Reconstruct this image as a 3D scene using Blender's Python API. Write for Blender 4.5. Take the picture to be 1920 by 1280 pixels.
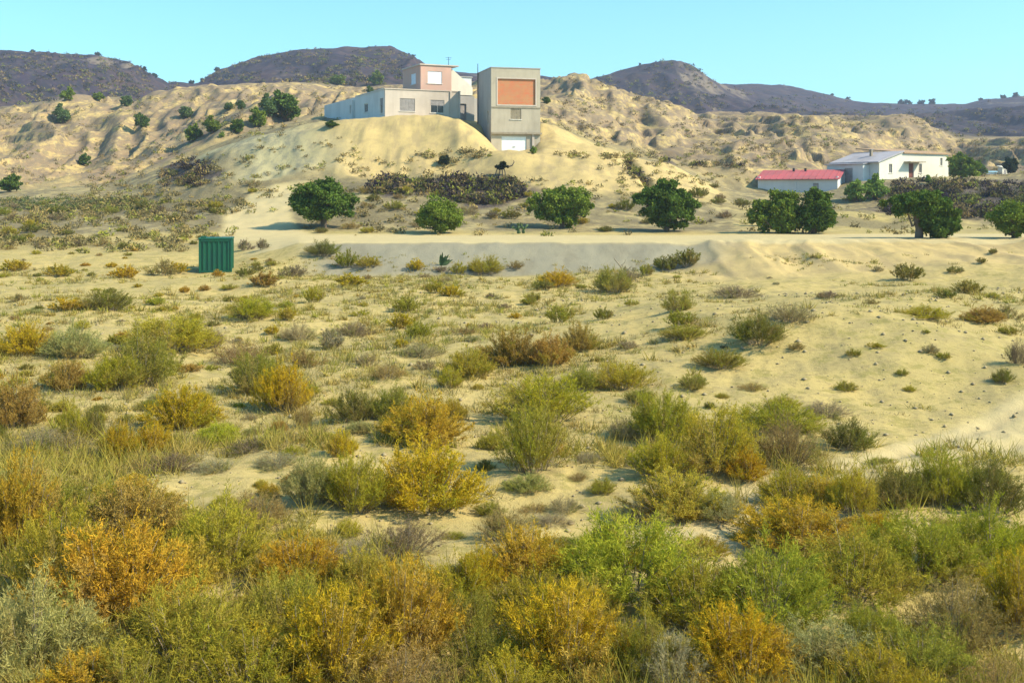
import bpy, bmesh, math, random
import numpy as np
from mathutils import Matrix, Vector

for o in list(bpy.data.objects):
    bpy.data.objects.remove(o, do_unlink=True)
SC = bpy.context.scene
COL = SC.collection

# ------------------------------------------------------------------ camera
F = 2058.0            # focal length in pixels of the 1920 px wide photograph
HZ = 360.0            # row of the horizon in the photograph
CZ = 4.2              # height of the lens above the plain
cam_d = bpy.data.cameras.new('camera')
cam_d.sensor_width = 36.0
cam_d.lens = F / 1920.0 * 36.0
cam_d.shift_y = -(640.0 - HZ) / 1920.0
cam_d.clip_start = 0.1
cam_d.clip_end = 6000.0
cam = bpy.data.objects.new('camera', cam_d)
COL.objects.link(cam)
cam.location = (0, 0, CZ)
cam.rotation_euler = (math.radians(90), 0, 0)
SC.camera = cam

# ------------------------------------------------------------------ sky, sun, exposure
TO_SUN = Vector((0.74, -0.20, 0.64)).normalized()
elev = math.asin(TO_SUN.z)
azim = math.atan2(TO_SUN.x, TO_SUN.y)          # clockwise from +Y
world = bpy.data.worlds.new('World')
SC.world = world
world.use_nodes = True
wn = world.node_tree
wn.nodes.clear()
sky = wn.nodes.new('ShaderNodeTexSky')
sky.sky_type = 'NISHITA'
sky.sun_disc = False
sky.sun_elevation = elev
sky.sun_rotation = azim
sky.altitude = 200.0
sky.air_density = 1.0
sky.dust_density = 1.2
sky.ozone_density = 1.0
tintn = wn.nodes.new('ShaderNodeMix')
tintn.data_type = 'RGBA'
tintn.blend_type = 'MULTIPLY'
tintn.inputs[0].default_value = 1.0
tintn.inputs[7].default_value = (0.84, 1.53, 1.70, 1.0)
bg = wn.nodes.new('ShaderNodeBackground')
bg.inputs['Strength'].default_value = 0.092
wout = wn.nodes.new('ShaderNodeOutputWorld')
wn.links.new(sky.outputs[0], tintn.inputs[6])
wn.links.new(tintn.outputs[2], bg.inputs['Color'])
wn.links.new(bg.outputs[0], wout.inputs['Surface'])

sun_d = bpy.data.lights.new('sun', 'SUN')
sun_d.energy = 5.0
sun_d.angle = math.radians(0.55)
sun_d.color = (1.0, 0.86, 0.64)
sun = bpy.data.objects.new('sun', sun_d)
COL.objects.link(sun)
sun.rotation_euler = TO_SUN.to_track_quat('Z', 'Y').to_euler()
sun.location = (40, -20, 60)

SC.view_settings.view_transform = 'Standard'
SC.view_settings.look = 'None'
SC.view_settings.exposure = 0.78
SC.view_settings.gamma = 1.0
SC.view_settings.use_curve_mapping = False
SC.render.engine = 'CYCLES'
SC.cycles.max_bounces = 6
SC.cycles.diffuse_bounces = 3
SC.cycles.transmission_bounces = 3
SC.cycles.volume_bounces = 1
SC.cycles.transparent_max_bounces = 6
SC.cycles.caustics_reflective = False
SC.cycles.caustics_refractive = False

rng = np.random.default_rng(11)
R = random.Random(5)

# ------------------------------------------------------------------ node helpers
def lin(c):
    """sRGB 0-255 to linear"""
    out = []
    for v in c:
        v = v / 255.0
        out.append(v / 12.92 if v <= 0.04045 else ((v + 0.055) / 1.055) ** 2.4)
    return tuple(out)

class NT:
    def __init__(self, name):
        self.m = bpy.data.materials.new(name)
        self.m.use_nodes = True
        self.t = self.m.node_tree
        self.t.nodes.clear()
        self.out = self.t.nodes.new('ShaderNodeOutputMaterial')
    def n(self, typ, **kw):
        nd = self.t.nodes.new(typ)
        for k, v in kw.items():
            setattr(nd, k, v)
        return nd
    def l(self, a, b):
        self.t.links.new(a, b)
    def val(self, sock, v):
        if hasattr(v, 'is_linked'):
            self.l(v, sock)
        else:
            if isinstance(v, tuple) and len(v) == 3:
                v = v + (1.0,)
            sock.default_value = v
    def mix(self, fac, a, b, mode='MIX'):
        nd = self.n('ShaderNodeMix', data_type='RGBA', blend_type=mode)
        self.val(nd.inputs[0], fac); self.val(nd.inputs[6], a); self.val(nd.inputs[7], b)
        return nd.outputs[2]
    def math(self, op, a, b=0.0, clamp=False):
        nd = self.n('ShaderNodeMath', operation=op, use_clamp=clamp)
        self.val(nd.inputs[0], a); self.val(nd.inputs[1], b)
        return nd.outputs[0]
    def ramp(self, x, lo, hi):
        nd = self.n('ShaderNodeMapRange', clamp=True, interpolation_type='SMOOTHSTEP')
        self.val(nd.inputs[0], x)
        nd.inputs[1].default_value = lo; nd.inputs[2].default_value = hi
        return nd.outputs[0]
    def coord(self, scale=(1, 1, 1), which='Object', rot=(0, 0, 0)):
        tc = self.n('ShaderNodeTexCoord')
        mp = self.n('ShaderNodeMapping')
        mp.inputs['Scale'].default_value = scale
        mp.inputs['Rotation'].default_value = rot
        self.l(tc.outputs[which], mp.inputs['Vector'])
        return mp.outputs[0]
    def noise(self, vec, scale, detail=4, rough=0.6, dist=0.0):
        nd = self.n('ShaderNodeTexNoise')
        self.l(vec, nd.inputs['Vector'])
        nd.inputs['Scale'].default_value = scale
        nd.inputs['Detail'].default_value = detail
        nd.inputs['Roughness'].default_value = rough
        nd.inputs['Distortion'].default_value = dist
        return nd.outputs[0]
    def attr(self, name):
        nd = self.n('ShaderNodeAttribute', attribute_name=name)
        return nd
    def bump(self, h, strength, dist):
        nd = self.n('ShaderNodeBump')
        nd.inputs['Strength'].default_value = strength
        nd.inputs['Distance'].default_value = dist
        self.l(h, nd.inputs['Height'])
        return nd.outputs[0]
    def principled(self, color, rough=0.9, bump=None, spec=0.2, metallic=0.0):
        p = self.n('ShaderNodeBsdfPrincipled')
        self.val(p.inputs['Base Color'], color)
        self.val(p.inputs['Roughness'], rough)
        p.inputs['Specular IOR Level'].default_value = spec
        p.inputs['Metallic'].default_value = metallic
        if bump is not None:
            self.l(bump, p.inputs['Normal'])
        self.l(p.outputs[0], self.out.inputs['Surface'])
        return p

MATS = {}
def wall_mat(name, base, stain, bumpd=0.01, scale=1.1, rough=0.92, amount=0.75):
    """plaster, concrete or block work with blotches and rain streaks"""
    if name in MATS: return MATS[name]
    t = NT(name)
    v = t.coord()
    streak = t.noise(t.coord((1.0, 1.0, 0.12)), scale * 2.2, 4, 0.65)
    blot = t.noise(v, scale, 5, 0.62)
    fine = t.noise(v, scale * 14, 4, 0.7)
    f = t.math('ADD', t.math('MULTIPLY', t.ramp(streak, 0.42, 0.72), 0.55), t.math('MULTIPLY', t.ramp(blot, 0.4, 0.75), 0.5))
    c = t.mix(t.math('MULTIPLY', f, amount, True), base, stain)
    big = t.noise(t.coord((1, 1, 0.5)), scale * 0.33, 3, 0.6)
    c = t.mix(t.math('MULTIPLY', t.ramp(big, 0.48, 0.66), 0.55 * amount), c, tuple(x * 0.72 for x in stain))
    c = t.mix(t.math('MULTIPLY', fine, 0.35), c, tuple(x * 0.72 for x in base))
    t.principled(c, rough, t.bump(fine, 0.5, bumpd))
    MATS[name] = t.m
    return t.m

def plain_mat(name, base, rough=0.8, metallic=0.0, var=0.25, scale=3.0, spec=0.3):
    if name in MATS: return MATS[name]
    t = NT(name)
    n = t.noise(t.coord(), scale, 4, 0.6)
    c = t.mix(t.math('MULTIPLY', t.ramp(n, 0.35, 0.7), 1.0), base, tuple(x * (1 - var) for x in base))
    t.principled(c, rough, t.bump(n, 0.3, 0.005), spec, metallic)
    MATS[name] = t.m
    return t.m

def foliage_mat(name, inner, inner_mix=0.45, trans=0.25):
    """leaves: object colour for the young tips, an older hue in between, every leaf a little different"""
    t = NT(name)
    oi = t.n('ShaderNodeObjectInfo')
    a = t.attr('leaf')
    sep = t.n('ShaderNodeSeparateColor')
    t.l(a.outputs['Color'], sep.inputs[0])
    r, tip, hue = sep.outputs[0], sep.outputs[1], sep.outputs[2]
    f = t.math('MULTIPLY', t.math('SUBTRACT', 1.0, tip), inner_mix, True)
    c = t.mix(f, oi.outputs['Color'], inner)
    # some twigs are drier, some fresher
    c = t.mix(t.math('MULTIPLY', t.ramp(hue, 0.62, 0.92), 0.65), c, (0.37, 0.265, 0.085))
    c = t.mix(t.math('MULTIPLY', t.ramp(hue, 0.36, 0.05), 0.60), c, (0.27, 0.285, 0.028))
    hv = t.n('ShaderNodeHueSaturation')
    t.l(c, hv.inputs['Color'])
    t.l(t.math('ADD', 0.78, t.math('MULTIPLY', r, 0.44)), hv.inputs['Value'])
    d = t.n('ShaderNodeBsdfDiffuse'); tr = t.n('ShaderNodeBsdfTranslucent')
    t.l(hv.outputs[0], d.inputs['Color']); t.l(hv.outputs[0], tr.inputs['Color'])
    mx = t.n('ShaderNodeMixShader'); mx.inputs[0].default_value = trans
    t.l(d.outputs[0], mx.inputs[1]); t.l(tr.outputs[0], mx.inputs[2])
    t.l(mx.outputs[0], t.out.inputs['Surface'])
    return t.m

# ------------------------------------------------------------------ object helpers
def link(o, parent=None):
    COL.objects.link(o)
    if parent is not None:
        o.parent = parent
    return o
def tag(o, label=None, cat=None, group=None, kind=None):
    if label: o['label'] = label
    if cat: o['category'] = cat
    if group: o['group'] = group
    if kind: o['kind'] = kind
    return o
def empty(name, loc, rz=0.0):
    o = bpy.data.objects.new(name, None)
    o.empty_display_size = 0.3
    o.location = loc
    o.rotation_euler = (0, 0, rz)
    return link(o)
def mesh_np(name, verts, tris, mat=None, colors=None, smooth=False):
    """triangle (or quad) mesh from numpy arrays; colors (nv,3) -> point attribute 'leaf'"""
    me = bpy.data.meshes.new(name)
    nv = len(verts); nf = len(tris); k = tris.shape[1]
    me.vertices.add(nv); me.loops.add(nf * k); me.polygons.add(nf)
    me.vertices.foreach_set('co', np.ascontiguousarray(verts, dtype=np.float32).ravel())
    me.loops.foreach_set('vertex_index', np.ascontiguousarray(tris, dtype=np.int32).ravel())
    me.polygons.foreach_set('loop_start', np.arange(nf, dtype=np.int32) * k)
    me.polygons.foreach_set('loop_total', np.full(nf, k, dtype=np.int32))
    if smooth:
        me.polygons.foreach_set('use_smooth', np.ones(nf, dtype=bool))
    me.update(calc_edges=True)
    if colors is not None:
        at = me.attributes.new('leaf', 'FLOAT_COLOR', 'POINT')
        c4 = np.ones((nv, 4), dtype=np.float32); c4[:, :3] = colors
        at.data.foreach_set('color', c4.ravel())
    if mat: me.materials.append(mat)
    return me
def bm_obj(name, bm, mat, parent=None, smooth=False):
    me = bpy.data.meshes.new(name)
    bmesh.ops.recalc_face_normals(bm, faces=bm.faces)
    bm.to_mesh(me); bm.free()
    if smooth:
        for p in me.polygons: p.use_smooth = True
    me.materials.append(mat)
    return link(bpy.data.objects.new(name, me), parent)
def add_box(bm, x0, x1, y0, y1, z0, z1):
    vs = [bm.verts.new(p) for p in ((x0,y0,z0),(x1,y0,z0),(x1,y1,z0),(x0,y1,z0),(x0,y0,z1),(x1,y0,z1),(x1,y1,z1),(x0,y1,z1))]
    for f in ((0,3,2,1),(4,5,6,7),(0,1,5,4),(1,2,6,5),(2,3,7,6),(3,0,4,7)):
        bm.faces.new([vs[i] for i in f])
def box(name, x0, x1, y0, y1, z0, z1, mat, parent, bevel=0.0):
    bm = bmesh.new()
    add_box(bm, x0, x1, y0, y1, z0, z1)
    if bevel > 0:
        bmesh.ops.bevel(bm, geom=list(bm.edges), offset=bevel, segments=1, affect='EDGES')
    return bm_obj(name, bm, mat, parent)
def prism(name, pts, axis, a0, a1, mat, parent):
    """extrude polygon pts along axis 'x' or 'y'; pts are (other horizontal, z)"""
    bm = bmesh.new()
    def P(p, a): return (a, p[0], p[1]) if axis == 'x' else (p[0], a, p[1])
    A = [bm.verts.new(P(p, a0)) for p in pts]; B = [bm.verts.new(P(p, a1)) for p in pts]
    bm.faces.new(A); bm.faces.new(B[::-1])
    n = len(pts)
    for i in range(n):
        bm.faces.new((A[i], A[(i+1) % n], B[(i+1) % n], B[i]))
    return bm_obj(name, bm, mat, parent)
def tube_arrays(paths, sides=5):
    """paths: list of (points (n,3), radii (n,)) -> verts, quads"""
    V = []; Q = []; off = 0
    for pts, rad in paths:
        pts = np.asarray(pts, float); n = len(pts)
        tan = np.gradient(pts, axis=0)
        tan /= np.linalg.norm(tan, axis=1)[:, None] + 1e-9
        ref = np.array([0.31, 0.77, 0.11])
        a = np.cross(tan, ref); a /= np.linalg.norm(a, axis=1)[:, None] + 1e-9
        b = np.cross(tan, a)
        th = np.arange(sides) / sides * 2 * np.pi
        ring = pts[:, None, :] + np.asarray(rad)[:, None, None] * (np.cos(th)[None, :, None] * a[:, None, :] + np.sin(th)[None, :, None] * b[:, None, :])
        V.append(ring.reshape(-1, 3))
        for i in range(n - 1):
            for s in range(sides):
                s2 = (s + 1) % sides
                Q.append((off + i*sides + s, off + i*sides + s2, off + (i+1)*sides + s2, off + (i+1)*sides + s))
        off += n * sides
    return np.concatenate(V), np.array(Q, dtype=np.int32)

# ------------------------------------------------------------------ numpy noise
def vnoise(x, y, seed=0):
    xi = np.floor(x).astype(np.int64); yi = np.floor(y).astype(np.int64)
    xf = x - xi; yf = y - yi
    u = xf * xf * xf * (xf * (xf * 6 - 15) + 10); v = yf * yf * yf * (yf * (yf * 6 - 15) + 10)
    def h(a, b):
        n = (a * 374761393 + b * 668265263 + seed * 1442695041) & 0x7fffffff
        n = ((n ^ (n >> 13)) * 1274126177) & 0x7fffffff
        return ((n ^ (n >> 16)) & 0xffff) / 32767.5 - 1.0
    return (h(xi, yi) * (1-u) + h(xi+1, yi) * u) * (1-v) + (h(xi, yi+1) * (1-u) + h(xi+1, yi+1) * u) * v
def fbm(x, y, octs=4, seed=0, gain=0.5, lac=2.03):
    s = np.zeros_like(x, dtype=float); a = 1.0
    for i in range(octs):
        s += a * vnoise(x * lac**i + 17.3*i, y * lac**i - 9.1*i, seed + i)
        a *= gain
    return s
def ridged(x, y, octs=3, seed=0):
    s = np.zeros_like(x, dtype=float); a = 1.0
    for i in range(octs):
        s += a * (1 - 2*np.abs(vnoise(x * 2.07**i + 3.7*i, y * 2.07**i + 8.2*i, seed + i)))
        a *= 0.5
    return s
def sstep(a, b, x):
    t = np.clip((x - a) / (b - a), 0, 1)
    return t * t * (3 - 2*t)

# ------------------------------------------------------------------ terrain
def zrow(py, Y): return CZ + (HZ - py) / F * Y
def zl(pts_py, Yl):
    """curve given as (px, row) pairs at distances (px, Y) -> z(px), Y(px)"""
    a = np.array(pts_py, float); b = np.array(Yl, float) if isinstance(Yl, (list, tuple)) else None
    def f(px):
        py = np.interp(px, a[:, 0], a[:, 1])
        Y = np.interp(px, b[:, 0], b[:, 1]) if b is not None else np.full_like(px, Yl, dtype=float)
        return zrow(py, Y), Y
    return f
def zc(z, Yl):
    zz = np.array(z, float) if isinstance(z, (list, tuple)) else None
    b = np.array(Yl, float) if isinstance(Yl, (list, tuple)) else None
    def f(px):
        Z = np.interp(px, zz[:, 0], zz[:, 1]) if zz is not None else np.full_like(px, z, dtype=float)
        Y = np.interp(px, b[:, 0], b[:, 1]) if b is not None else np.full_like(px, Yl, dtype=float)
        return Z, Y
    return f
BAD_CREST = [(-600,200),(0,207),(60,205),(130,191),(228,190),(252,202),(290,180),(330,165),(390,158),(600,158),(700,166),(780,158),
             (860,165),(960,150),(1020,150),(1110,156),(1170,176),(1210,190),(1280,214),(1440,216),(1560,212),(1690,220),(1740,236),(1790,266),(1850,272),(1920,268),(2500,255)]
KN = [
    zc(0.0, [(0,50),(500,55),(560,56.8),(1250,57.0),(1330,55),(1450,51),(1920,47)]),                                     # foot of the bank
    zc([(0,0.2),(430,0.25),(560,1.28),(1300,1.32),(1420,1.46),(2500,1.55)], [(0,60),(560,62.3),(1250,62.6),(1920,64.5)]),         # top of the bank
    zc([(0,0.9),(430,0.95),(560,1.22),(1300,1.22),(1420,1.30),(2500,1.35)], 75.0),                            # far edge of the road
    zc([(0,1.5),(400,1.7),(560,1.75),(1200,1.6),(1350,1.45),(2500,1.5)], 82.0),
    zl([(-600,405),(0,403),(250,402),(400,384),(470,370),(560,358),(700,350),(930,352),(1100,345),(1200,360),(1330,380),(1420,402),(1700,402),(1920,398),(2500,398)], 98.0),
    zl([(-600,384),(0,382),(200,376),(300,356),(400,340),(560,338),(700,330),(800,318),(900,306),(940,297),(1090,296),(1130,300),(1180,322),(1240,330),(1300,350),(1370,378),(1480,380),(1920,372),(2500,372)],
       [(0,112),(300,108),(560,104),(1200,108),(1400,115),(2500,115)]),
    zl([(-600,372),(0,370),(220,362),(310,340),(345,322),(400,292),(470,268),(540,246),(600,230),(650,221),(860,221),(890,240),(912,262),(930,285),(945,291),(1005,291),(1020,285),(1060,283),(1130,290),
        (1200,305),(1240,312),(1290,335),(1350,368),(1430,368),(1560,362),(1640,345),(1780,340),(1920,346),(2500,350)],
       [(0,122),(330,118),(640,118),(1040,117),(1200,120),(1400,126),(2500,128)]),
    zl([(-600,366),(0,362),(220,352),(320,315),(400,285),(470,262),(540,244),(600,228),(650,226),(860,228),(905,232),(925,268),(945,280),(1000,270),(1012,240),(1040,243),(1085,262),(1130,282),(1180,300),(1260,318),
        (1350,352),(1420,364),(1545,361),(1600,343),(1660,336),(1780,332),(1850,330),(1920,330),(2500,330)],
       [(0,135),(330,128),(640,128),(1040,127),(1200,132),(1420,139),(2500,139)]),
    zl([(-600,356),(0,354),(200,345),(300,318),(400,272),(470,246),(540,232),(600,218),(720,224),(860,232),(1010,236),(1060,246),(1130,272),(1200,292),(1350,318),(1450,325),(1560,330),(1700,326),(1800,322),(1920,316),(2500,316)], 152.0),
    zl([(-600,335),(0,333),(140,330),(260,318),(330,300),(400,262),(500,222),(600,200),(760,208),(1010,210),(1100,222),(1200,262),(1350,292),(1500,300),(1700,302),(1800,306),(1920,300),(2500,300)], 172.0),
    zl([(-600,270),(0,268),(130,262),(230,258),(330,240),(430,205),(600,182),(800,186),(1010,178),(1110,188),(1210,226),(1300,250),(1450,258),(1600,254),(1700,262),(1800,292),(1920,284),(2500,284)], 205.0),
    zl(BAD_CREST, 240.0),
    zl([(p, y + 6) for p, y in BAD_CREST], 300.0),
    zl([(-600,190),(0,190),(130,170),(290,172),(330,168),(370,160),(600,150),(760,156),(1010,160),(1100,160),(1200,180),(1280,205),(1440,212),(1700,232),(1790,240),(1920,238),(2500,230)], 430.0),
    zl([(-600,105),(-120,96),(0,97),(60,100),(180,107),(242,116),(290,150),(318,164),(350,160),(372,157),(410,134),(470,111),(560,95),(640,91),(730,89),(768,102),(800,124),(850,142),(940,148),(1010,145),(1100,149),
        (1150,135),(1200,120),(1240,115),(1276,114),(1300,124),(1350,160),(1420,192),(1520,216),(1700,228),(1790,226),(1850,218),(1920,212),(2500,200)], 620.0),
    zl([(-600,110),(0,101),(180,113),(250,135),(318,166),(350,163),(410,150),(560,101),(730,95),(800,130),(1010,146),(1100,149),(1200,140),(1300,150),(1350,158),(1420,157),(1460,158),(1520,169),(1600,190),(1680,196),(1760,197),
        (1810,196),(1850,186),(1920,180),(2500,160)], 850.0),
    zl([(-600,190),(2500,205)], 1150.0),
    zl([(-600,330),(2500,330)], 1500.0),
]
KN_BAD = 8; KN_CREST = 11; KN_MESA = 13

def mound(x, y, cx, cy, rx, ry, h, rot=0.0):
    c, s = math.cos(rot), math.sin(rot)
    dx = ((x-cx)*c + (y-cy)*s) / rx; dy = (-(x-cx)*s + (y-cy)*c) / ry
    return h * np.exp(-(dx*dx + dy*dy))

def base_height(x, Y):
    px = 960 + F * x / np.maximum(Y, 46.0)
    shp = x.shape
    zs = []; ys = []
    for k in KN:
        z, yy = k(px.ravel())
        zs.append(z.reshape(shp)); ys.append(yy.reshape(shp))
    # the edge of every terrain step wanders, so no step runs ruler-straight
    w = fbm(x*0.06, Y*0.06, 3, 41) * np.clip((Y-76)/30, 0, 1) * np.clip(Y*0.02, 0, 9)
    Yw = Y + w
    z = np.where(Yw <= ys[0], zs[0], 0.0)
    for i in range(len(KN) - 1):
        t = np.clip((Yw - ys[i]) / np.maximum(ys[i+1] - ys[i], 0.5), 0, 1)
        tt = t
        seg = zs[i] + (zs[i+1] - zs[i]) * tt
        z = np.where((Yw > ys[i]) & (Yw <= ys[i+1]), seg, z)
    z = np.where(Yw > ys[-1], zs[-1], z)
    return z, px, ys

def terrain(x, Y):
    z, px, ys = base_height(x, Y)
    # the rise the camera stands on
    z = z + 2.4 * sstep(5.5, -1.0, Y)
    # hummocks of the plain
    near = sstep(64, 56, Y)
    z += near * sstep(4, 9, Y) * (0.16 * fbm(x*0.16, Y*0.16, 3, 3) + 0.05 * fbm(x*0.8, Y*0.8, 3, 7) + 0.018 * fbm(x*4.2, Y*4.2, 2, 9))
    # sandy rise on the right
    z += mound(x, Y, 8.2, 28.5, 4.2, 4.0, 0.95) + mound(x, Y, 13.5, 33, 8, 6, 0.55) + mound(x, Y, 16, 42, 9, 8, 0.35)
    z += mound(x, Y, 5.3, 34, 2.6, 5, 0.35) + mound(x, Y, -14, 40, 6, 3, 0.2)
    # erosion of the bank
    b = sstep(50, 58, Y) * sstep(66, 62, Y) * sstep(1150, 1380, px)
    z += b * 0.17 * (ridged(x*0.33 + 0.3*fbm(x*0.2, Y*0.2, 2, 12), Y*0.05, 3, 13) - 0.4)
    z += sstep(58, 60, Y) * sstep(68, 63, Y) * 0.05 * fbm(x*0.9, Y*0.5, 3, 15)
    # the house hill: runnels and spoil humps
    h = sstep(79, 88, Y) * sstep(170, 140, Y)
    z += h * (0.35 * fbm(x*0.10, Y*0.10, 4, 21) + 0.10 * fbm(x*0.6, Y*0.6, 3, 23))
    z += sstep(98, 104, Y) * sstep(128, 120, Y) * (0.09 * (ridged(x*0.75 + 1.2*fbm(x*0.12, Y*0.12, 2, 81), Y*0.13, 3, 83) - 0.5) * (0.6 + 0.8*vnoise(x*0.11, Y*0.05, 84)) + 0.22 * fbm(x*0.22, Y*0.16, 3, 86))
    gl = np.interp(Y, [96, 104, 112, 120], [1228, 1206, 1186, 1165])
    z -= sstep(94, 99, Y) * sstep(124, 117, Y) * 0.9 * np.exp(-((px - gl)/9.0)**2)
    pad = np.maximum(sstep(1, 0, np.hypot((x+10)/12, (Y-126)/10) ), sstep(1, 0, np.hypot((x-46)/14, (Y-142)/10)))
    # badlands: ribs and gullies running down towards the plain
    bd = sstep(135, 175, Y) * sstep(420, 260, Y)
    g = ridged(x*0.075 + 0.55*fbm(x*0.03, Y*0.022, 3, 31), Y*0.0075 + 0.2*fbm(x*0.02, Y*0.02, 2, 32), 3, 33)
    z += bd * (1 - pad) * (2.4 * (g - 0.55) * sstep(310, 235, Y) * (1 - 0.5*sstep(215, 240, Y)) + 0.5 * fbm(x*0.14, Y*0.05, 3, 35) + 0.50 * (ridged(x*0.27 + 0.4*fbm(x*0.1, Y*0.08, 2, 37), Y*0.035, 3, 36) - 0.4) * sstep(320, 250, Y))
    q = z/2.6 + 0.75*fbm(x*0.035, Y*0.03, 3, 91); fr_ = q - np.floor(q)
    led = (np.floor(q) + sstep(0.30, 0.62, fr_) - q) * 2.6
    z += bd * (1 - pad) * sstep(300, 250, Y) * (0.34 + 0.26*vnoise(x*0.04, Y*0.04, 93)) * led
    # mesas
    ms = sstep(330, 470, Y)
    sky_fade = 1 - 0.93 * sstep(540, 612, Y)
    z += ms * sky_fade * (7.0 * (ridged(x*0.015 + 0.4*fbm(x*0.006, Y*0.006, 2, 50), Y*0.0022, 4, 51) - 0.6) + 1.6 * fbm(x*0.05, Y*0.04, 3, 53))
    z += ms * (0.3 + 0.7*sky_fade) * 0.7 * fbm(x*0.12, Y*0.10, 3, 55)
    return z

u_core = np.linspace(-0.53, 0.53, 620)
u_out = np.linspace(0.53, 1.0, 36)[1:]
U = np.concatenate([-u_out[::-1], u_core, u_out])
ROWS = [-14.0]
while ROWS[-1] < 1500:
    y = ROWS[-1]
    ROWS.append(y + (1.0 if y < 3 else 0.085 + 0.0058 * max(y, 0)))
ROWS = np.array(ROWS)
Y0 = 20.0
YY, UU = np.meshgrid(ROWS, U, indexing='ij')
XX = UU * (YY + Y0)
ZZ = terrain(XX, YY)

def height(x, y):
    x = np.atleast_1d(np.asarray(x, float)); y = np.atleast_1d(np.asarray(y, float))
    r = np.clip(np.interp(y, ROWS, np.arange(len(ROWS))), 0, len(ROWS) - 1.001)
    c = np.clip(np.interp(x / (y + Y0), U, np.arange(len(U))), 0, len(U) - 1.001)
    i = r.astype(int); j = c.astype(int); fr = r - i; fc = c - j
    return (ZZ[i, j]*(1-fr)*(1-fc) + ZZ[i+1, j]*fr*(1-fc) + ZZ[i, j+1]*(1-fr)*fc + ZZ[i+1, j+1]*fr*fc)
MARCH = np.concatenate([np.arange(6, 80, 0.1), np.arange(80, 300, 0.4), np.arange(300, 1200, 2.0)])
def ground_at(px, py):
    """point of the terrain seen at a pixel of the photograph"""
    xs = (px - 960) / F * MARCH
    ray = CZ + (HZ - py) / F * MARCH
    hit = np.nonzero(height(xs, MARCH) >= ray)[0]
    k = hit[0] if len(hit) else len(MARCH) - 1
    y = MARCH[k]; x = xs[k]
    return float(x), float(y), float(height(x, y)[0])
def at(px, py, Y): return ((px - 960) / F * Y, Y, zrow(py, Y))

nr, nc = ZZ.shape
verts = np.stack([XX, YY, ZZ], -1).reshape(-1, 3)
idx = np.arange(nr * nc).reshape(nr, nc)
quads = np.stack([idx[:-1, :-1], idx[:-1, 1:], idx[1:, 1:], idx[1:, :-1]], -1).reshape(-1, 4)

# zones of different soil, as weights
PX = 960 + F * XX / np.maximum(YY, 46.0)
PYR = HZ - (ZZ - CZ) / np.maximum(YY, 6) * F
wob = fbm(XX*0.09, YY*0.09, 3, 61)
z_mesa = sstep(330, 380, YY + 8*wob)
z_bad = sstep(138, 165, YY + 7*wob) * (1 - z_mesa)
z_bad = np.maximum(z_bad, sstep(1330, 1390, PX) * sstep(140, 150, YY) * (1 - z_mesa))
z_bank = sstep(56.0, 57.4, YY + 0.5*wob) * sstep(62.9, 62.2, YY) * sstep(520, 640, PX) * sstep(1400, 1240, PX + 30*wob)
z_road = sstep(62.0, 62.8, YY) * sstep(76.5, 74.5, YY + 0.6*wob) * sstep(430, 520, PX)
ramp_c = np.interp(YY, [72, 80, 90, 98, 104], [500, 478, 470, 520, 620])
ramp_w = np.interp(YY, [72, 80, 90, 98, 104], [110, 70, 62, 55, 45])
z_road = np.maximum(z_road, sstep(1.15, 0.8, np.abs(PX - ramp_c + 14*wob) / ramp_w) * sstep(70, 74, YY) * sstep(104, 98, YY))
spoil = sstep(100, 106, YY + 2*wob) * sstep(134, 126, YY) * sstep(300, 380, PX) * sstep(1390, 1330, PX)
spoil = np.maximum(spoil, sstep(94, 99, YY + 3*wob) * sstep(128, 120, YY) * sstep(930, 990, PX + 15*wob) * sstep(1360, 1300, PX))
spoil = np.maximum(spoil, sstep(50, 54, YY + 2.0*wob) * sstep(64.5, 63, YY) * sstep(1230, 1330, PX + 30*wob))
z_spoil = spoil * (1 - z_bad)
hill = sstep(76, 80, YY + 1.2*wob) * (1 - z_bad) * (1 - z_mesa)
TRK = np.array([(1.0, 12.9), (1.95, 13.8), (3.58, 15.0), (5.57, 16.6), (7.5, 18.4), (9.4, 20.1), (11.75, 22.2), (20, 29)])
tc_ = np.interp(XX, TRK[:, 0], TRK[:, 1]); td = YY - tc_ - 0.12*wob
z_track = sstep(1.5, 0.9, np.abs(td)) * sstep(0.8, 2.2, XX) * sstep(40, 30, YY)
z_road = np.maximum(z_road, 0.85 * z_track)
rut = z_track * (np.exp(-((td - 0.62)/0.16)**2) + np.exp(-((td + 0.62)/0.16)**2))
ZZ -= 0.05 * rut
verts[:, 2] = ZZ.ravel()
rd_y = np.interp(PX, [500, 2000], [0, 0]); rut2 = z_road * (np.exp(-((YY - 66.6)/0.25)**2) + np.exp(-((YY - 68.6)/0.25)**2) + np.exp(-((YY - 71.0)/0.25)**2)) * sstep(60, 64, YY) * sstep(78, 74, YY)
z_rut = np.clip(rut + 0.8*rut2, 0, 1) * (0.6 + 0.4*wob)
z_scrub = hill * (1 - z_spoil) * (1 - z_road)
z_grey_flank = z_spoil * sstep(690, 520, PX + 25*wob) * sstep(330, 400, PX)
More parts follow.
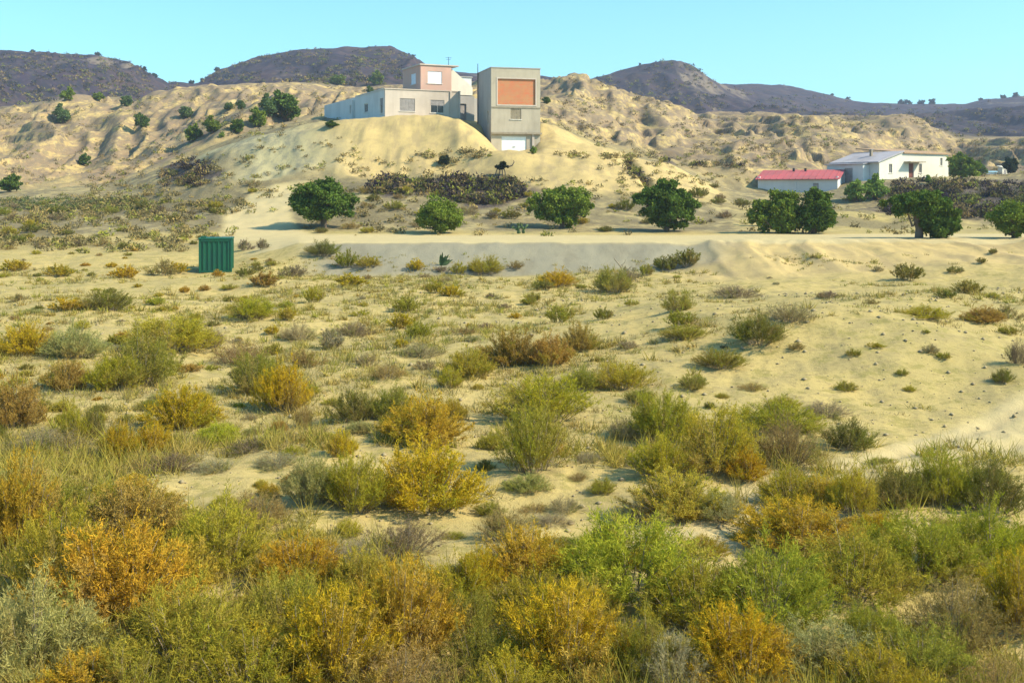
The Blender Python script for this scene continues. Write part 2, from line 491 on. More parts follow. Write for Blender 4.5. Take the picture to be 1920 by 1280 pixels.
# bare sandy patches below the white house
z_scrub *= 1 - 0.85 * sstep(0.35, -0.1, np.abs(PX - 1630) / 330 - 0.55 + 0.25*wob) * sstep(112, 104, YY)
def patch(px0, px1, r0, r1, amp=0.35):
    d = np.hypot((PX - (px0+px1)/2) / ((px1-px0)/2), (PYR - (r0+r1)/2) / ((r1-r0)/2)) + amp*fbm(XX*0.35, YY*0.35, 3, 71)
    return sstep(1.12, 0.82, d) * sstep(84, 90, YY) * sstep(150, 142, YY)
z_dark = np.maximum.reduce([patch(830, 985, 330, 384), patch(690, 850, 334, 366), patch(1650, 2050, 340, 412), patch(1230, 1410, 288, 312), patch(300, 400, 296, 350)])
z_lit = sstep(-0.25, 0.25, fbm(XX*0.12, YY*0.12, 4, 73)) * sstep(66, 74, YY) * sstep(470, 400, PX + 30*wob) * sstep(136, 126, YY)
z_lit = np.maximum(z_lit, sstep(0.0, 0.35, fbm(XX*0.2, YY*0.2, 3, 75)) * hill * (1 - z_spoil) * (1 - z_road) * sstep(112, 104, YY))
me = mesh_np('ground', verts, quads, None, None, True)
def add_attr(name, arr):
    a = me.attributes.new(name, 'FLOAT', 'POINT')
    a.data.foreach_set('value', np.ascontiguousarray(arr, dtype=np.float32).ravel())
for nme, arr in (('mesa', z_mesa), ('badland', z_bad), ('bank', z_bank), ('road', z_road), ('spoil', z_spoil), ('scrub', z_scrub), ('grey_flank', z_grey_flank), ('rut', z_rut), ('dark', z_dark), ('litter', z_lit * (1 - z_road))):
    add_attr(nme, arr)

t = NT('ground')
v = t.coord()
SAND = (0.45, 0.345, 0.13)
n_big = t.noise(v, 0.13, 4, 0.6)
n_mid = t.noise(v, 0.75, 5, 0.65)
n_fine = t.noise(v, 6.0, 5, 0.7)
n_grit = t.noise(v, 38.0, 3, 0.7)
c = t.mix(t.ramp(n_big, 0.35, 0.68), SAND, (0.37, 0.295, 0.115))
c = t.mix(t.math('MULTIPLY', t.ramp(n_mid, 0.46, 0.64), 0.65), c, (0.29, 0.235, 0.105))
c = t.mix(t.math('MULTIPLY', t.ramp(n_fine, 0.51, 0.67), 0.55), c, (0.22, 0.175, 0.080))
c = t.mix(t.math('MULTIPLY', t.ramp(n_fine, 0.42, 0.25), 0.45), c, (0.52, 0.425, 0.175))
# dry crust with low weeds
n_weed = t.noise(v, 1.7, 6, 0.75)
c = t.mix(t.math('MULTIPLY', t.ramp(n_weed, 0.50, 0.62), 0.70), c, (0.235, 0.205, 0.060))
# spoil: clean tipped marl
sp = t.mix(t.ramp(n_mid, 0.4, 0.7), (0.46, 0.345, 0.145), (0.37, 0.28, 0.125))
sp = t.mix(t.math('MULTIPLY', t.ramp(t.noise(t.coord((1, 0.25, 0.25)), 0.9, 5, 0.7), 0.46, 0.64), 0.6), sp, (0.285, 0.22, 0.115))
c = t.mix(t.attr('spoil').outputs['Fac'], c, sp)
sh_ = t.mix(t.ramp(t.noise(t.coord((0.5, 0.12, 0.5), rot=(0, 0, 0.6)), 1.3, 5, 0.72), 0.40, 0.62), (0.37, 0.325, 0.17), (0.23, 0.215, 0.135))  # greyer streaked tone over the left flank of the house mound
c = t.mix(t.attr('grey_flank').outputs['Fac'], c, sh_)
# scrubby hillside soil
sc_ = t.mix(t.ramp(n_mid, 0.38, 0.60), (0.35, 0.285, 0.13), (0.185, 0.150, 0.080))
sc_ = t.mix(t.math('MULTIPLY', t.ramp(t.noise(v, 0.32, 5, 0.7), 0.44, 0.60), 0.7), sc_, (0.135, 0.115, 0.070))
c = t.mix(t.attr('scrub').outputs['Fac'], c, sc_)
c = t.mix(t.math('MULTIPLY', t.attr('litter').outputs['Fac'], 0.75), c, t.mix(t.ramp(n_fine, 0.4, 0.65), (0.20, 0.165, 0.085), (0.105, 0.088, 0.052)))
c = t.mix(t.math('MULTIPLY', t.attr('dark').outputs['Fac'], 0.85), c, t.mix(t.ramp(n_fine, 0.42, 0.62), (0.085, 0.068, 0.066), (0.032, 0.026, 0.030)))
# badlands: bands of gold and brown marl
vb = t.coord((0.05, 0.02, 0.10))
b1 = t.noise(vb, 4.5, 6, 0.72, 0.4)
b2 = t.noise(t.coord((0.16, 0.05, 0.10)), 2.6, 5, 0.72, 0.5)
bd_ = t.mix(t.ramp(b1, 0.40, 0.56), (0.44, 0.325, 0.125), (0.25, 0.180, 0.100))
bd_ = t.mix(t.math('MULTIPLY', t.ramp(b2, 0.47, 0.60), 0.72), bd_, (0.165, 0.125, 0.090))
bd_ = t.mix(t.math('MULTIPLY', t.ramp(b2, 0.42, 0.30), 0.8), bd_, (0.50, 0.40, 0.18))
b3 = t.noise(t.coord((0.5, 0.25, 0.5)), 1.6, 5, 0.75)
stt = t.noise(t.coord((0.015, 0.015, 0.55)), 1.0, 4, 0.7, 0.3)
bd_ = t.mix(t.math('MULTIPLY', t.ramp(stt, 0.50, 0.60), 0.55), bd_, (0.22, 0.165, 0.105))
bd_ = t.mix(t.math('MULTIPLY', t.ramp(b3, 0.45, 0.58), 0.62), bd_, (0.15, 0.125, 0.085))
c = t.mix(t.attr('badland').outputs['Fac'], c, bd_)
# mesas: dark scrub over reddish soil with pale scars
m1 = t.noise(t.coord((0.012, 0.006, 0.02)), 2.4, 6, 0.7, 0.6)
m2 = t.noise(t.coord((0.08, 0.08, 0.08)), 1.6, 5, 0.75)
m3 = t.noise(t.coord((0.022, 0.005, 0.012)), 1.1, 5, 0.72, 0.3)
ms_ = t.mix(t.ramp(m1, 0.40, 0.66), (0.034, 0.025, 0.038), (0.064, 0.043, 0.042))
ms_ = t.mix(t.math('MULTIPLY', t.ramp(m2, 0.42, 0.60), 0.85), ms_, (0.021, 0.022, 0.028))
ms_ = t.mix(t.math('MULTIPLY', t.ramp(t.noise(t.coord((0.3, 0.3, 0.3)), 1.0, 4, 0.75), 0.5, 0.62), 0.6), ms_, (0.080, 0.060, 0.046))
ms_ = t.mix(t.math('MULTIPLY', t.ramp(m3, 0.56, 0.66), 0.75), ms_, (0.19, 0.15, 0.10))
c = t.mix(t.attr('mesa').outputs['Fac'], c, ms_)
# graded road and the greyer left part of its bank face
rd = t.mix(t.ramp(n_mid, 0.35, 0.7), (0.50, 0.405, 0.20), (0.44, 0.36, 0.185))
rd = t.mix(t.math('MULTIPLY', n_fine, 0.3), rd, (0.37, 0.30, 0.17))
c = t.mix(t.attr('road').outputs['Fac'], c, rd)
c = t.mix(t.math('MULTIPLY', t.attr('rut').outputs['Fac'], 0.55, True), c, (0.33, 0.27, 0.15))
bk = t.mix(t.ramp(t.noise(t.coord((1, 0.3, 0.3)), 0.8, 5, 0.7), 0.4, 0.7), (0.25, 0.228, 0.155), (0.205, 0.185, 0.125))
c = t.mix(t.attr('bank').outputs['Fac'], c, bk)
h = t.math('ADD', t.math('MULTIPLY', n_fine, 0.7), t.math('MULTIPLY', n_grit, 0.35))
t.principled(c, 0.95, t.bump(h, 0.7, 0.06), 0.1)
me.materials.append(t.m)
ground = link(bpy.data.objects.new('ground', me))
tag(ground, 'pale sandy plain rising to golden badlands and dark flat-topped hills', None, None, 'structure')

# ------------------------------------------------------------------ haze
bm = bmesh.new()
add_box(bm, -1700, 1700, -40, 1560, -12, 175)
th = NT('haze')
pv = th.n('ShaderNodeVolumePrincipled')
pv.inputs['Color'].default_value = (0.62, 0.74, 1.0, 1)
pv.inputs['Density'].default_value = 0.00026
pv.inputs['Anisotropy'].default_value = 0.2
th.l(pv.outputs[0], th.out.inputs['Volume'])
haze = bm_obj('haze', bm, th.m)
tag(haze, 'thin bluish air in front of the far hills', None, None, 'stuff')
# ------------------------------------------------------------------ materials of the buildings
M_BLOCK = wall_mat('grey_render', (0.47, 0.41, 0.31), (0.33, 0.285, 0.215))
M_CONC = wall_mat('bare_concrete', (0.42, 0.40, 0.37), (0.30, 0.29, 0.27), scale=0.9)
M_CREAM = wall_mat('cream_plaster', (0.56, 0.48, 0.40), (0.42, 0.355, 0.29), scale=0.8)
M_PINK = wall_mat('pink_brick_wall', (0.58, 0.34, 0.26), (0.50, 0.38, 0.31), scale=1.0, amount=0.8)
M_WHITE = wall_mat('white_plaster', (0.70, 0.66, 0.55), (0.48, 0.44, 0.36), scale=0.7, amount=0.45)
M_PALE = wall_mat('pale_plaster', (0.62, 0.62, 0.60), (0.45, 0.45, 0.43), scale=0.8, amount=0.5)
M_DOORW = plain_mat('white_metal_door', (0.78, 0.79, 0.76), 0.5, 0.0, 0.08, 2.0, 0.4)
M_GLASS = plain_mat('dark_window_glass', (0.035, 0.04, 0.045), 0.12, 0.0, 0.1, 2.0, 0.5)
M_SHUT = plain_mat('grey_roller_shutter', (0.30, 0.28, 0.27), 0.7)
M_SHUTW = plain_mat('white_roller_shutter', (0.75, 0.76, 0.78), 0.6, var=0.1)
M_SHUTB = plain_mat('tan_shutter', (0.30, 0.25, 0.17), 0.7)
M_FRAME = plain_mat('window_frame', (0.66, 0.62, 0.55), 0.6, var=0.15)
M_DARKM = plain_mat('dark_metal', (0.05, 0.05, 0.055), 0.5, 0.6)
M_RUST = plain_mat('brown_door', (0.16, 0.055, 0.035), 0.6)
M_LEDGE = plain_mat('weathered_ledge', (0.30, 0.25, 0.18), 0.9)
M_ROOFG = wall_mat('grey_sheet_roof', (0.40, 0.38, 0.40), (0.30, 0.27, 0.26), scale=0.8)
M_ROOFR = wall_mat('red_sheet_roof', (0.43, 0.10, 0.11), (0.27, 0.12, 0.12), scale=0.8, amount=0.7)
def tile_mat():
    t = NT('clay_roof_tiles')
    w = t.n('ShaderNodeTexWave', wave_type='BANDS', bands_direction='X')
    t.l(t.coord(), w.inputs['Vector']); w.inputs['Scale'].default_value = 2.2
    n = t.noise(t.coord(), 2.5, 5, 0.7)
    c = t.mix(t.ramp(n, 0.35, 0.7), (0.42, 0.27, 0.15), (0.30, 0.21, 0.14))
    t.principled(c, 0.9, t.bump(w.outputs[1], 0.6, 0.04))
    return t.m
M_TILE = tile_mat()
def brick_mat():
    t = NT('orange_hollow_brick')
    tc = t.n('ShaderNodeTexCoord'); mp = t.n('ShaderNodeMapping')
    mp.inputs['Rotation'].default_value = (math.radians(90), 0, 0)
    t.l(tc.outputs['Object'], mp.inputs['Vector'])
    b = t.n('ShaderNodeTexBrick')
    t.l(mp.outputs[0], b.inputs['Vector'])
    b.inputs['Color1'].default_value = (0.56, 0.155, 0.065, 1); b.inputs['Color2'].default_value = (0.46, 0.185, 0.085, 1)
    b.inputs['Mortar'].default_value = (0.42, 0.26, 0.16, 1)
    b.inputs['Scale'].default_value = 1.0
    b.inputs['Brick Width'].default_value = 0.30; b.inputs['Row Height'].default_value = 0.16
    b.inputs['Mortar Size'].default_value = 0.012
    n = t.noise(t.coord(), 1.4, 4, 0.7)
    c = t.mix(t.math('MULTIPLY', t.ramp(n, 0.42, 0.62), 0.75), b.outputs['Color'], (0.46, 0.24, 0.11))
    t.principled(c, 0.9, t.bump(b.outputs['Fac'], -0.5, 0.02))
    return t.m
M_BRICK = brick_mat()

def wall_with_holes(name, u0, u1, z0, z1, holes, axis, a0, a1, mat, parent):
    """a wall slab in the plane (u, z), between a0 and a1 on the other axis, with rectangular openings"""
    us = sorted({u0, u1, *[h[0] for h in holes], *[h[1] for h in holes]})
    zs = sorted({z0, z1, *[h[2] for h in holes], *[h[3] for h in holes]})
    bm = bmesh.new(); cache = {}
    def V(u, z, a):
        k = (round(u, 5), round(z, 5), a)
        if k not in cache:
            cache[k] = bm.verts.new((u, a, z) if axis == 'x' else (a, u, z))
        return cache[k]
    def solid(i, j):
        if i < 0 or j < 0 or i >= len(us)-1 or j >= len(zs)-1: return False
        uc = (us[i]+us[i+1])/2; zc_ = (zs[j]+zs[j+1])/2
        return not any(h[0] < uc < h[1] and h[2] < zc_ < h[3] for h in holes)
    for i in range(len(us)-1):
        for j in range(len(zs)-1):
            if not solid(i, j): continue
            a, b, c_, d = us[i], us[i+1], zs[j], zs[j+1]
            for s in (a0, a1):
                bm.faces.new([V(a,c_,s), V(b,c_,s), V(b,d,s), V(a,d,s)])
            if not solid(i-1, j): bm.faces.new([V(a,c_,a0), V(a,d,a0), V(a,d,a1), V(a,c_,a1)])
            if not solid(i+1, j): bm.faces.new([V(b,c_,a0), V(b,d,a0), V(b,d,a1), V(b,c_,a1)])
            if not solid(i, j-1): bm.faces.new([V(a,c_,a0), V(b,c_,a0), V(b,c_,a1), V(a,c_,a1)])
            if not solid(i, j+1): bm.faces.new([V(a,d,a0), V(b,d,a0), V(b,d,a1), V(a,d,a1)])
    return bm_obj(name, bm, mat, parent)

def window(parent, u0, u1, z0, z1, axis, face, inward, pane_mat=None, frame=0.07, sill=True, shutter=None, bars=False, name='window'):
    """window set into a wall opening; face = outer wall plane, inward = +1/-1 direction into the wall"""
    def B(nm, ua, ub, za, zb, d0, d1, mat, par):
        a, b = face + inward*d0, face + inward*d1
        a, b = min(a, b), max(a, b)
        if axis == 'x': return box(nm, ua, ub, a, b, za, zb, mat, par)
        return box(nm, a, b, ua, ub, za, zb, mat, par)
    w = B(name, u0, u1, z0, z1, 0.13, 0.15, pane_mat or M_GLASS, parent)
    bm = bmesh.new()
    for (ua, ub, za, zb) in ((u0, u1, z0, z0+frame), (u0, u1, z1-frame, z1), (u0, u0+frame, z0+frame, z1-frame), (u1-frame, u1, z0+frame, z1-frame),
                             ((u0+u1)/2-frame/2, (u0+u1)/2+frame/2, z0+frame, z1-frame)):
        a, b = sorted((face + inward*0.08, face + inward*0.128))
        if axis == 'x': add_box(bm, ua, ub, a, b, za, zb)
        else: add_box(bm, a, b, ua, ub, za, zb)
    bm_obj('frame', bm, M_FRAME, w)
    if shutter:
        mat, frac = shutter
        zb = z1 - (z1 - z0) * frac
        n = max(3, int((z1 - zb) / 0.09)); hh = (z1 - zb) / n
        bm = bmesh.new()
        for i in range(n):
            a, b = sorted((face + inward*(0.045 + 0.004*(i % 2)), face + inward*0.075))
            if axis == 'x': add_box(bm, u0+0.005, u1-0.005, a, b, zb + i*hh, zb + (i+1)*hh - 0.012)
            else: add_box(bm, a, b, u0+0.005, u1-0.005, zb + i*hh, zb + (i+1)*hh - 0.012)
        bm_obj('shutter', bm, mat, w)
    if bars:
        for i in range(int((u1-u0)/0.14)):
            ux = u0 + 0.07 + i*0.14
            B('bar', ux-0.012, ux+0.012, z0, z0+(z1-z0)*0.55, -0.01, 0.02, M_DARKM, w)
    if sill:
        B('sill', u0-0.08, u1+0.08, z0-0.07, z0-0.003, -0.07, 0.10, M_FRAME, w)
    return w

# ------------------------------------------------------------------ tower house with the brick panel
TA = math.radians(15)
tx, ty, _ = at(921, 290, 118.0)
TZ = 8.2
tower = empty('tower_house', (tx, ty, TZ), TA)
tag(tower, 'tall unfinished grey house with an orange brick panel above a white garage door', 'house')
W, D, H = 5.5, 6.6, 9.35
box('wall', 0.25, W-0.25, 0.25, D, -2.5, H-0.45, M_CONC, tower)         # core
P_ = (0.72, 4.95, 5.42, 8.2)
G_ = (1.15, 3.95, -0.5, 2.0)
N_ = (2.15, 3.35, 3.85, 5.0)
wall_with_holes('wall', 0.0, W, -2.5, H, [P_, G_, N_], 'x', 0.0, 0.248, M_BLOCK, tower)
wall_with_holes('wall', 0.25, D, -2.5, H, [(0.95, 1.75, 3.3, 4.8)], 'y', 0.0, 0.248, M_CONC, tower)['label'] = 'bare grey side wall'
wall_with_holes('wall', 0.25, D, -2.5, H, [], 'y', W-0.248, W, M_CONC, tower)
box('wall', 0.25, W-0.25, D-0.2, D, -2.5, H, M_CONC, tower)
box('roof', 0.25, W-0.25, 0.25, D-0.2, H-0.45, H-0.30, M_CONC, tower)
bp = box('brick_panel', P_[0], P_[1], 0.10, 0.24, P_[2], P_[3], M_BRICK, tower)
bp['label'] = 'panel of orange hollow bricks in a pale surround'
bm = bmesh.new()
for q in ((P_[0]-0.14, P_[1]+0.14, P_[3], P_[3]+0.14), (P_[0]-0.14, P_[1]+0.14, P_[2]-0.14, P_[2]), (P_[0]-0.14, P_[0], P_[2], P_[3]), (P_[1], P_[1]+0.14, P_[2], P_[3])):
    add_box(bm, q[0], q[1], -0.035, 0.02, q[2], q[3])
bm_obj('surround', bm, M_CREAM, bp)
box('ledge', -0.03, W+0.03, -0.06, 0.0, 5.05, 5.17, M_LEDGE, tower)
box('ledge', -0.06, W+0.12, -0.30, 0.0, 2.22, 2.42, M_LEDGE, tower)
box('parapet_cap', -0.05, W+0.05, -0.05, 0.28, H, H+0.09, M_CONC, tower)
box('parapet_cap', -0.05, 0.28, 0.28, D+0.03, H, H+0.09, M_CONC, tower)
window(tower, *N_, 'x', 0.0, 1, shutter=(M_SHUTB, 1.0))
window(tower, 0.95, 1.75, 3.3, 4.8, 'y', 0.0, 1, sill=False)
gd = box('garage_door', G_[0], G_[1], 0.10, 0.16, G_[2], G_[3], M_DOORW, tower)
for i in range(5):
    z = 0.0 + i*0.4
    box('door_panel', G_[0]+0.06, G_[1]-0.06, 0.085, 0.102, z+0.03, z+0.37, M_DOORW, gd)
box('handle', 2.4, 2.7, 0.05, 0.085, 0.82, 0.88, M_DARKM, gd)
box('pillar', W-0.95, W-0.7, -0.14, 0.0, -2.0, 2.22, M_CREAM, tower)
box('drain_pipe', -0.10, -0.03, D-0.6, D-0.5, -1.5, H, M_DARKM, tower)

# mast on the roof edge
def pole(name, x, y, z0, z1, r, label, cat, arms=()):
    V, Q = tube_arrays([((np.array([[x,y,z0],[x,y,(z0+z1)/2],[x,y,z1]]) - np.array([x,y,z0])), np.array([r, r*0.9, r*0.7]))], 6)
    o = empty(name, (x, y, z0))
    p = link(bpy.data.objects.new('mast', mesh_np('mast', V, Q, M_DARKM)), o)
    for (zz, L, az) in arms:
        dx, dy = math.cos(az)*L/2, math.sin(az)*L/2
        V, Q = tube_arrays([(np.array([[-dx,-dy,zz],[0,0,zz],[dx,dy,zz]]), np.array([r*0.6]*3))], 5)
        link(bpy.data.objects.new('crossbar', mesh_np('crossbar', V, Q, M_DARKM)), o)
    tag(o, label, cat)
    return o
px_, py_, _ = at(894, 0, 124.0)
pole('roof_mast', px_ + 0.12, py_ - 0.2, TZ + H - 0.3, TZ + H + 1.1, 0.05, 'thin dark mast at the back corner of the tall grey house', 'mast')

# ------------------------------------------------------------------ cream house with the pink upper storey
HA = math.radians(25)
hx, hy, _ = at(722, 222, 120.0)
HZB = 12.15
hb = empty('cream_house', (hx, hy, HZB), HA)
tag(hb, 'long low cream house with a pink upper storey on top of the sand mound', 'house')
BW, BD, BH = 8.8, 11.0, 3.3
F1 = (1.7, 3.45, 0.95, 2.35); F2 = (5.3, 6.95, 0.85, 2.30)
wall_with_holes('wall', 0.0, BW, -2.5, BH, [F1, F2], 'x', 0.0, 0.248, M_CREAM, hb)
S1 = (0.7, 1.75, 0.7, 2.4); S2 = (6.2, 7.6, 1.2, 2.2)
wall_with_holes('wall', 0.25, BD, -2.5, BH, [S1, S2], 'y', 0.0, 0.248, M_PALE, hb)
wall_with_holes('wall', 0.25, BD, -2.5, BH, [], 'y', BW-0.248, BW, M_PALE, hb)
box('wall', 0.25, BW-0.25, BD-0.25, BD, -2.5, BH, M_PALE, hb)
box('wall', 0.45, BW-0.45, 0.45, BD-0.4, -2.0, BH-0.4, M_GLASS, hb)['label'] = 'dark rooms behind the windows'
box('roof', 0.25, BW-0.25, 0.25, BD-0.25, BH-0.32, BH-0.12, M_CONC, hb)
box('roof_edge', -0.08, BW+0.08, -0.08, 0.26, BH, BH+0.10, M_CREAM, hb)
box('roof_edge', -0.08, 0.26, 0.26, BD, BH, BH+0.10, M_PALE, hb)
window(hb, *F1, 'x', 0.0, 1, shutter=(M_SHUT, 0.98))
window(hb, *F2, 'x', 0.0, 1, shutter=(M_SHUT, 0.42), bars=True)
window(hb, *S1, 'y', 0.0, 1, sill=True, shutter=(M_SHUT, 0.5))
window(hb, *S2, 'y', 0.0, 1, sill=True)
box('corner_pier', BW-1.2, BW-1.0, -0.12, 0.0, -2.0, BH, M_CREAM, hb)
box('corner_pier', BW-0.2, BW+0.04, -0.12, 0.0, -2.0, BH, M_CREAM, hb)
# annex running back along the left
wall_with_holes('annex_wall', BD+0.003, 25.0, -1.5, BH-0.02, [(12.6, 13.6, 1.5, 2.5)], 'y', 0.06, 0.30, M_PALE, hb)
box('annex_wall', 0.30, 6.0, 24.76, 25.0, -1.5, BH-0.02, M_PALE, hb)
box('annex_roof', 0.30, 6.0, BD+0.01, 24.75, BH-0.35, BH-0.2, M_CONC, hb)
window(hb, 12.6, 13.6, 1.5, 2.5, 'y', 0.06, 1, sill=True)
box('buttress', -0.25, 0.056, 11.6, 12.0, -1.5, BH-0.3, M_PALE, hb)
# upper storey
ux0, ux1, uy0, uy1, uz0, uz1 = 4.5, 8.2, 1.0, 7.0, BH+0.0, 6.25
U1 = (5.35, 7.05, BH+0.95, BH+2.3); U2 = (2.6, 4.2, BH+1.0, BH+2.2)
st = wall_with_holes('upper_storey', ux0, ux1, uz0-0.3, uz1, [U1], 'x', uy0, uy0+0.248, M_PINK, hb)
st['label'] = 'pink upper storey with a white shuttered window'
wall_with_holes('wall', uy0+0.25, uy1, uz0-0.3, uz1, [U2], 'y', ux0, ux0+0.248, M_PINK, st)
wall_with_holes('wall', uy0+0.25, uy1, uz0-0.3, uz1, [], 'y', ux1-0.248, ux1, M_PINK, st)
box('wall', ux0+0.25, ux1-0.25, uy1-0.25, uy1, uz0-0.3, uz1, M_PINK, st)
box('roof', ux0-0.12, ux1+0.9, uy0-0.12, uy1+0.1, uz1+0.003, uz1+0.14, M_CREAM, st)
window(hb, *U1, 'x', uy0, 1, shutter=(M_SHUTW, 1.0))
window(hb, *U2, 'y', ux0, 1, shutter=(M_SHUTW, 1.0))
# outside stair and the recessed link towards the tower
prism('stair_wall', [(8.25, 6.1), (8.9, 6.1), (11.4, 4.1), (11.4, 3.2), (8.25, 3.2)], 'y', 2.4, 2.62, M_WHITE, hb)
prism('stair_wall', [(8.25, 5.2), (8.9, 5.2), (11.4, 3.9), (11.4, 3.1), (8.25, 3.1)], 'y', 4.0, 4.2, M_WHITE, hb)
for i in range(9):
    x0 = 9.0 + i*0.26
    box('step', x0, x0+0.28, 2.63, 3.99, 3.1, 5.0 - i*0.2, M_CONC, hb)
wall_with_holes('link_wall', 8.83, 11.6, -3.0, 3.1, [(9.7, 10.6, 0.1, 2.2)], 'x', 2.35, 2.6, M_CONC, hb)
box('link_wall', 8.83, 11.6, 2.8, 9.0, -3.0, 3.05, M_CONC, hb)
bl = box('rear_block', 8.4, 13.0, 6.5, 9.6, -3.0, 5.7, M_PALE, hb)
bl['label'] = 'shaded rear block between the two houses'
box('roof_edge', 8.3, 13.1, 6.4, 9.7, 5.703, 5.82, M_CONC, bl)
box('link_wall', 11.6, 13.4, 4.0, 6.0, -3.0, 3.0, M_CONC, hb)
dr = box('door', 9.7, 10.6, 2.5, 2.56, 0.1, 2.2, M_SHUT, hb)
box('handle', 10.42, 10.47, 2.46, 2.5, 1.05, 1.2, M_DARKM, dr)
ax_, ay_, _ = at(841, 0, 124.5)
pole('roof_aerial', ax_, ay_, HZB + uz1 + 0.14, HZB + uz1 + 1.1, 0.035, 'short aerial on the roof of the pink upper storey', 'aerial', ((0.85, 0.7, 0.3), (0.65, 0.5, 0.3)))

# ------------------------------------------------------------------ white farmhouse on the right
WA = math.radians(30)
wx, wy, _ = at(1648, 338, 138.0)
WZ = 5.75
wh = empty('white_farmhouse', (wx, wy, WZ), WA)
tag(wh, 'white farmhouse with a brown door and tiled roof on the right slope', 'house')
FW, FD = 13.0, 7.6
facade = [(0, -2), (FW, -2), (FW, 3.35), (4.3, 3.55), (0, 2.25)]
d1 = (5.4, 6.35, 0.25, 2.1); 
prism('wall', [(0.002, -2), (FW-0.002, -2), (FW-0.002, 3.3), (4.3, 3.5), (0.002, 2.2)], 'y', 0.2, FD, M_PALE, wh)
wlist = [(1.75, 2.35, 0.85, 2.0), (7.3, 7.9, 0.9, 2.1), (11.4, 11.85, 1.9, 2.9)]
# front facade in two pieces so the left one can follow the roof slope
wall_with_holes('wall', 4.3, FW, -2, 3.35, [d1, wlist[1], wlist[2]], 'x', -0.06, 0.198, M_WHITE, wh)
wall_with_holes('wall', 0.0, 4.297, -2, 2.25, [wlist[0]], 'x', -0.06, 0.198, M_WHITE, wh)
prism('gable', [(0.0, 2.253), (4.297, 2.253), (4.297, 3.53)], 'y', -0.06, 0.198, M_WHITE, wh)
for w_ in wlist:
    window(wh, *w_, 'x', -0.06, 1, sill=True, frame=0.05)
dd = box('door', d1[0], d1[1], 0.08, 0.13, d1[2], d1[3], M_RUST, wh)
for (za, zb) in ((0.4, 1.05), (1.2, 1.95)):
    box('door_panel', d1[0]+0.12, d1[1]-0.12, 0.06, 0.082, za, zb, M_RUST, dd)
box('handle', d1[1]-0.14, d1[1]-0.08, 0.03, 0.08, 1.05, 1.2, M_DARKM, dd)
box('canopy', 4.5, 7.4, -1.1, -0.063, 2.22, 2.34, M_LEDGE, wh)
box('step', 5.1, 6.7, -0.9, -0.063, -1.5, 0.2, M_CONC, wh)
# grey roof down to the left, tiled roof over the right
s_ = (3.55 - 2.25) / 4.3
prism('roof', [(-0.45, 2.25 - 0.45*s_ + 0.02), (4.3, 3.56), (4.3, 3.70), (-0.45, 2.25 - 0.45*s_ + 0.16)], 'y', -0.3, FD+0.3, M_ROOFG, wh)['label'] = 'grey sheet roof falling to the left'
rr = prism('roof', [(-0.3, 3.36), (FD+0.2, 4.15), (FD+0.2, 4.30), (-0.3, 3.52)], 'x', 4.35, FW+0.3, M_TILE, wh)
rr['label'] = 'low brown tiled roof'
ch = box('chimney', 2.2, 2.5, 3.2, 3.5, 2.7, 3.9, M_LEDGE, wh)
box('chimney_cap', 2.14, 2.56, 3.14, 3.56, 3.903, 3.97, M_CONC, ch)
# shaded side: windows and lean-to
window(wh, 2.5, 3.6, 0.4, 1.8, 'y', 0.0, -1, sill=False, name='side_window')
wall_with_holes('lean_to', 1.5, FD, -2.0, 1.95, [(3.2, 4.6, -0.6, 1.5)], 'y', -1.2, -1.0, M_PALE, wh)
box('wall', -0.99, -0.005, 1.5, 1.7, -2, 1.9, M_PALE, wh)
box('wall', -0.99, -0.005, FD-0.2, FD, -2, 1.9, M_PALE, wh)
prism('roof', [(-1.4, 1.97), (-0.46, 2.06), (-0.46, 2.13), (-1.4, 2.05)], 'y', 1.3, FD+0.2, M_ROOFG, wh)
box('side_door', -1.12, -1.06, 3.2, 4.6, -0.6, 1.5, M_SHUT, wh)

# ------------------------------------------------------------------ red-roofed shed
SA = math.radians(-24)
sx, sy, _ = at(1421, 366, 141.0)
sh = empty('red_roofed_shed', (sx, sy, 3.55), SA)
tag(sh, 'long low shed with a red roof left of the white farmhouse', 'shed')
SW = 9.9
wall_with_holes('wall', 0, SW, -1.5, 2.25, [(6.9, 7.6, -0.2, 1.75)], 'x', 0, 0.2, M_PALE, sh)
box('wall', 0, 0.2, 0.205, 4.6, -1.5, 2.6, M_PALE, sh)
box('wall', SW-0.2, SW, 0.205, 4.6, -1.5, 2.6, M_PALE, sh)
box('wall', 0.2, SW-0.2, 4.4, 4.6, -1.5, 3.3, M_PALE, sh)
box('door', 6.9, 7.6, 0.1, 0.15, -0.2, 1.75, M_SHUT, sh)
box('pier', 4.6, 4.85, -0.1, 0, -1.5, 2.2, M_PALE, sh)
rf = prism('roof', [(-0.35, 2.20), (4.9, 3.45), (4.9, 3.53), (-0.35, 2.28)], 'x', -0.3, SW+0.3, M_ROOFR, sh)
sl = math.atan2(1.25, 5.25)
for i in range(13):
    x0 = 0.0 + i*0.8
    prism('roof_rib', [(-0.34, 2.285), (4.9, 3.533), (4.9, 3.575), (-0.34, 2.325)], 'x', x0, x0+0.09, M_ROOFR, rf)
box('vent', 5.2, 5.45, 4.0, 4.25, 3.3, 3.75, M_DARKM, sh)
box('vent', 3.7, 3.95, 4.0, 4.25, 3.3, 3.75, M_DARKM, sh)

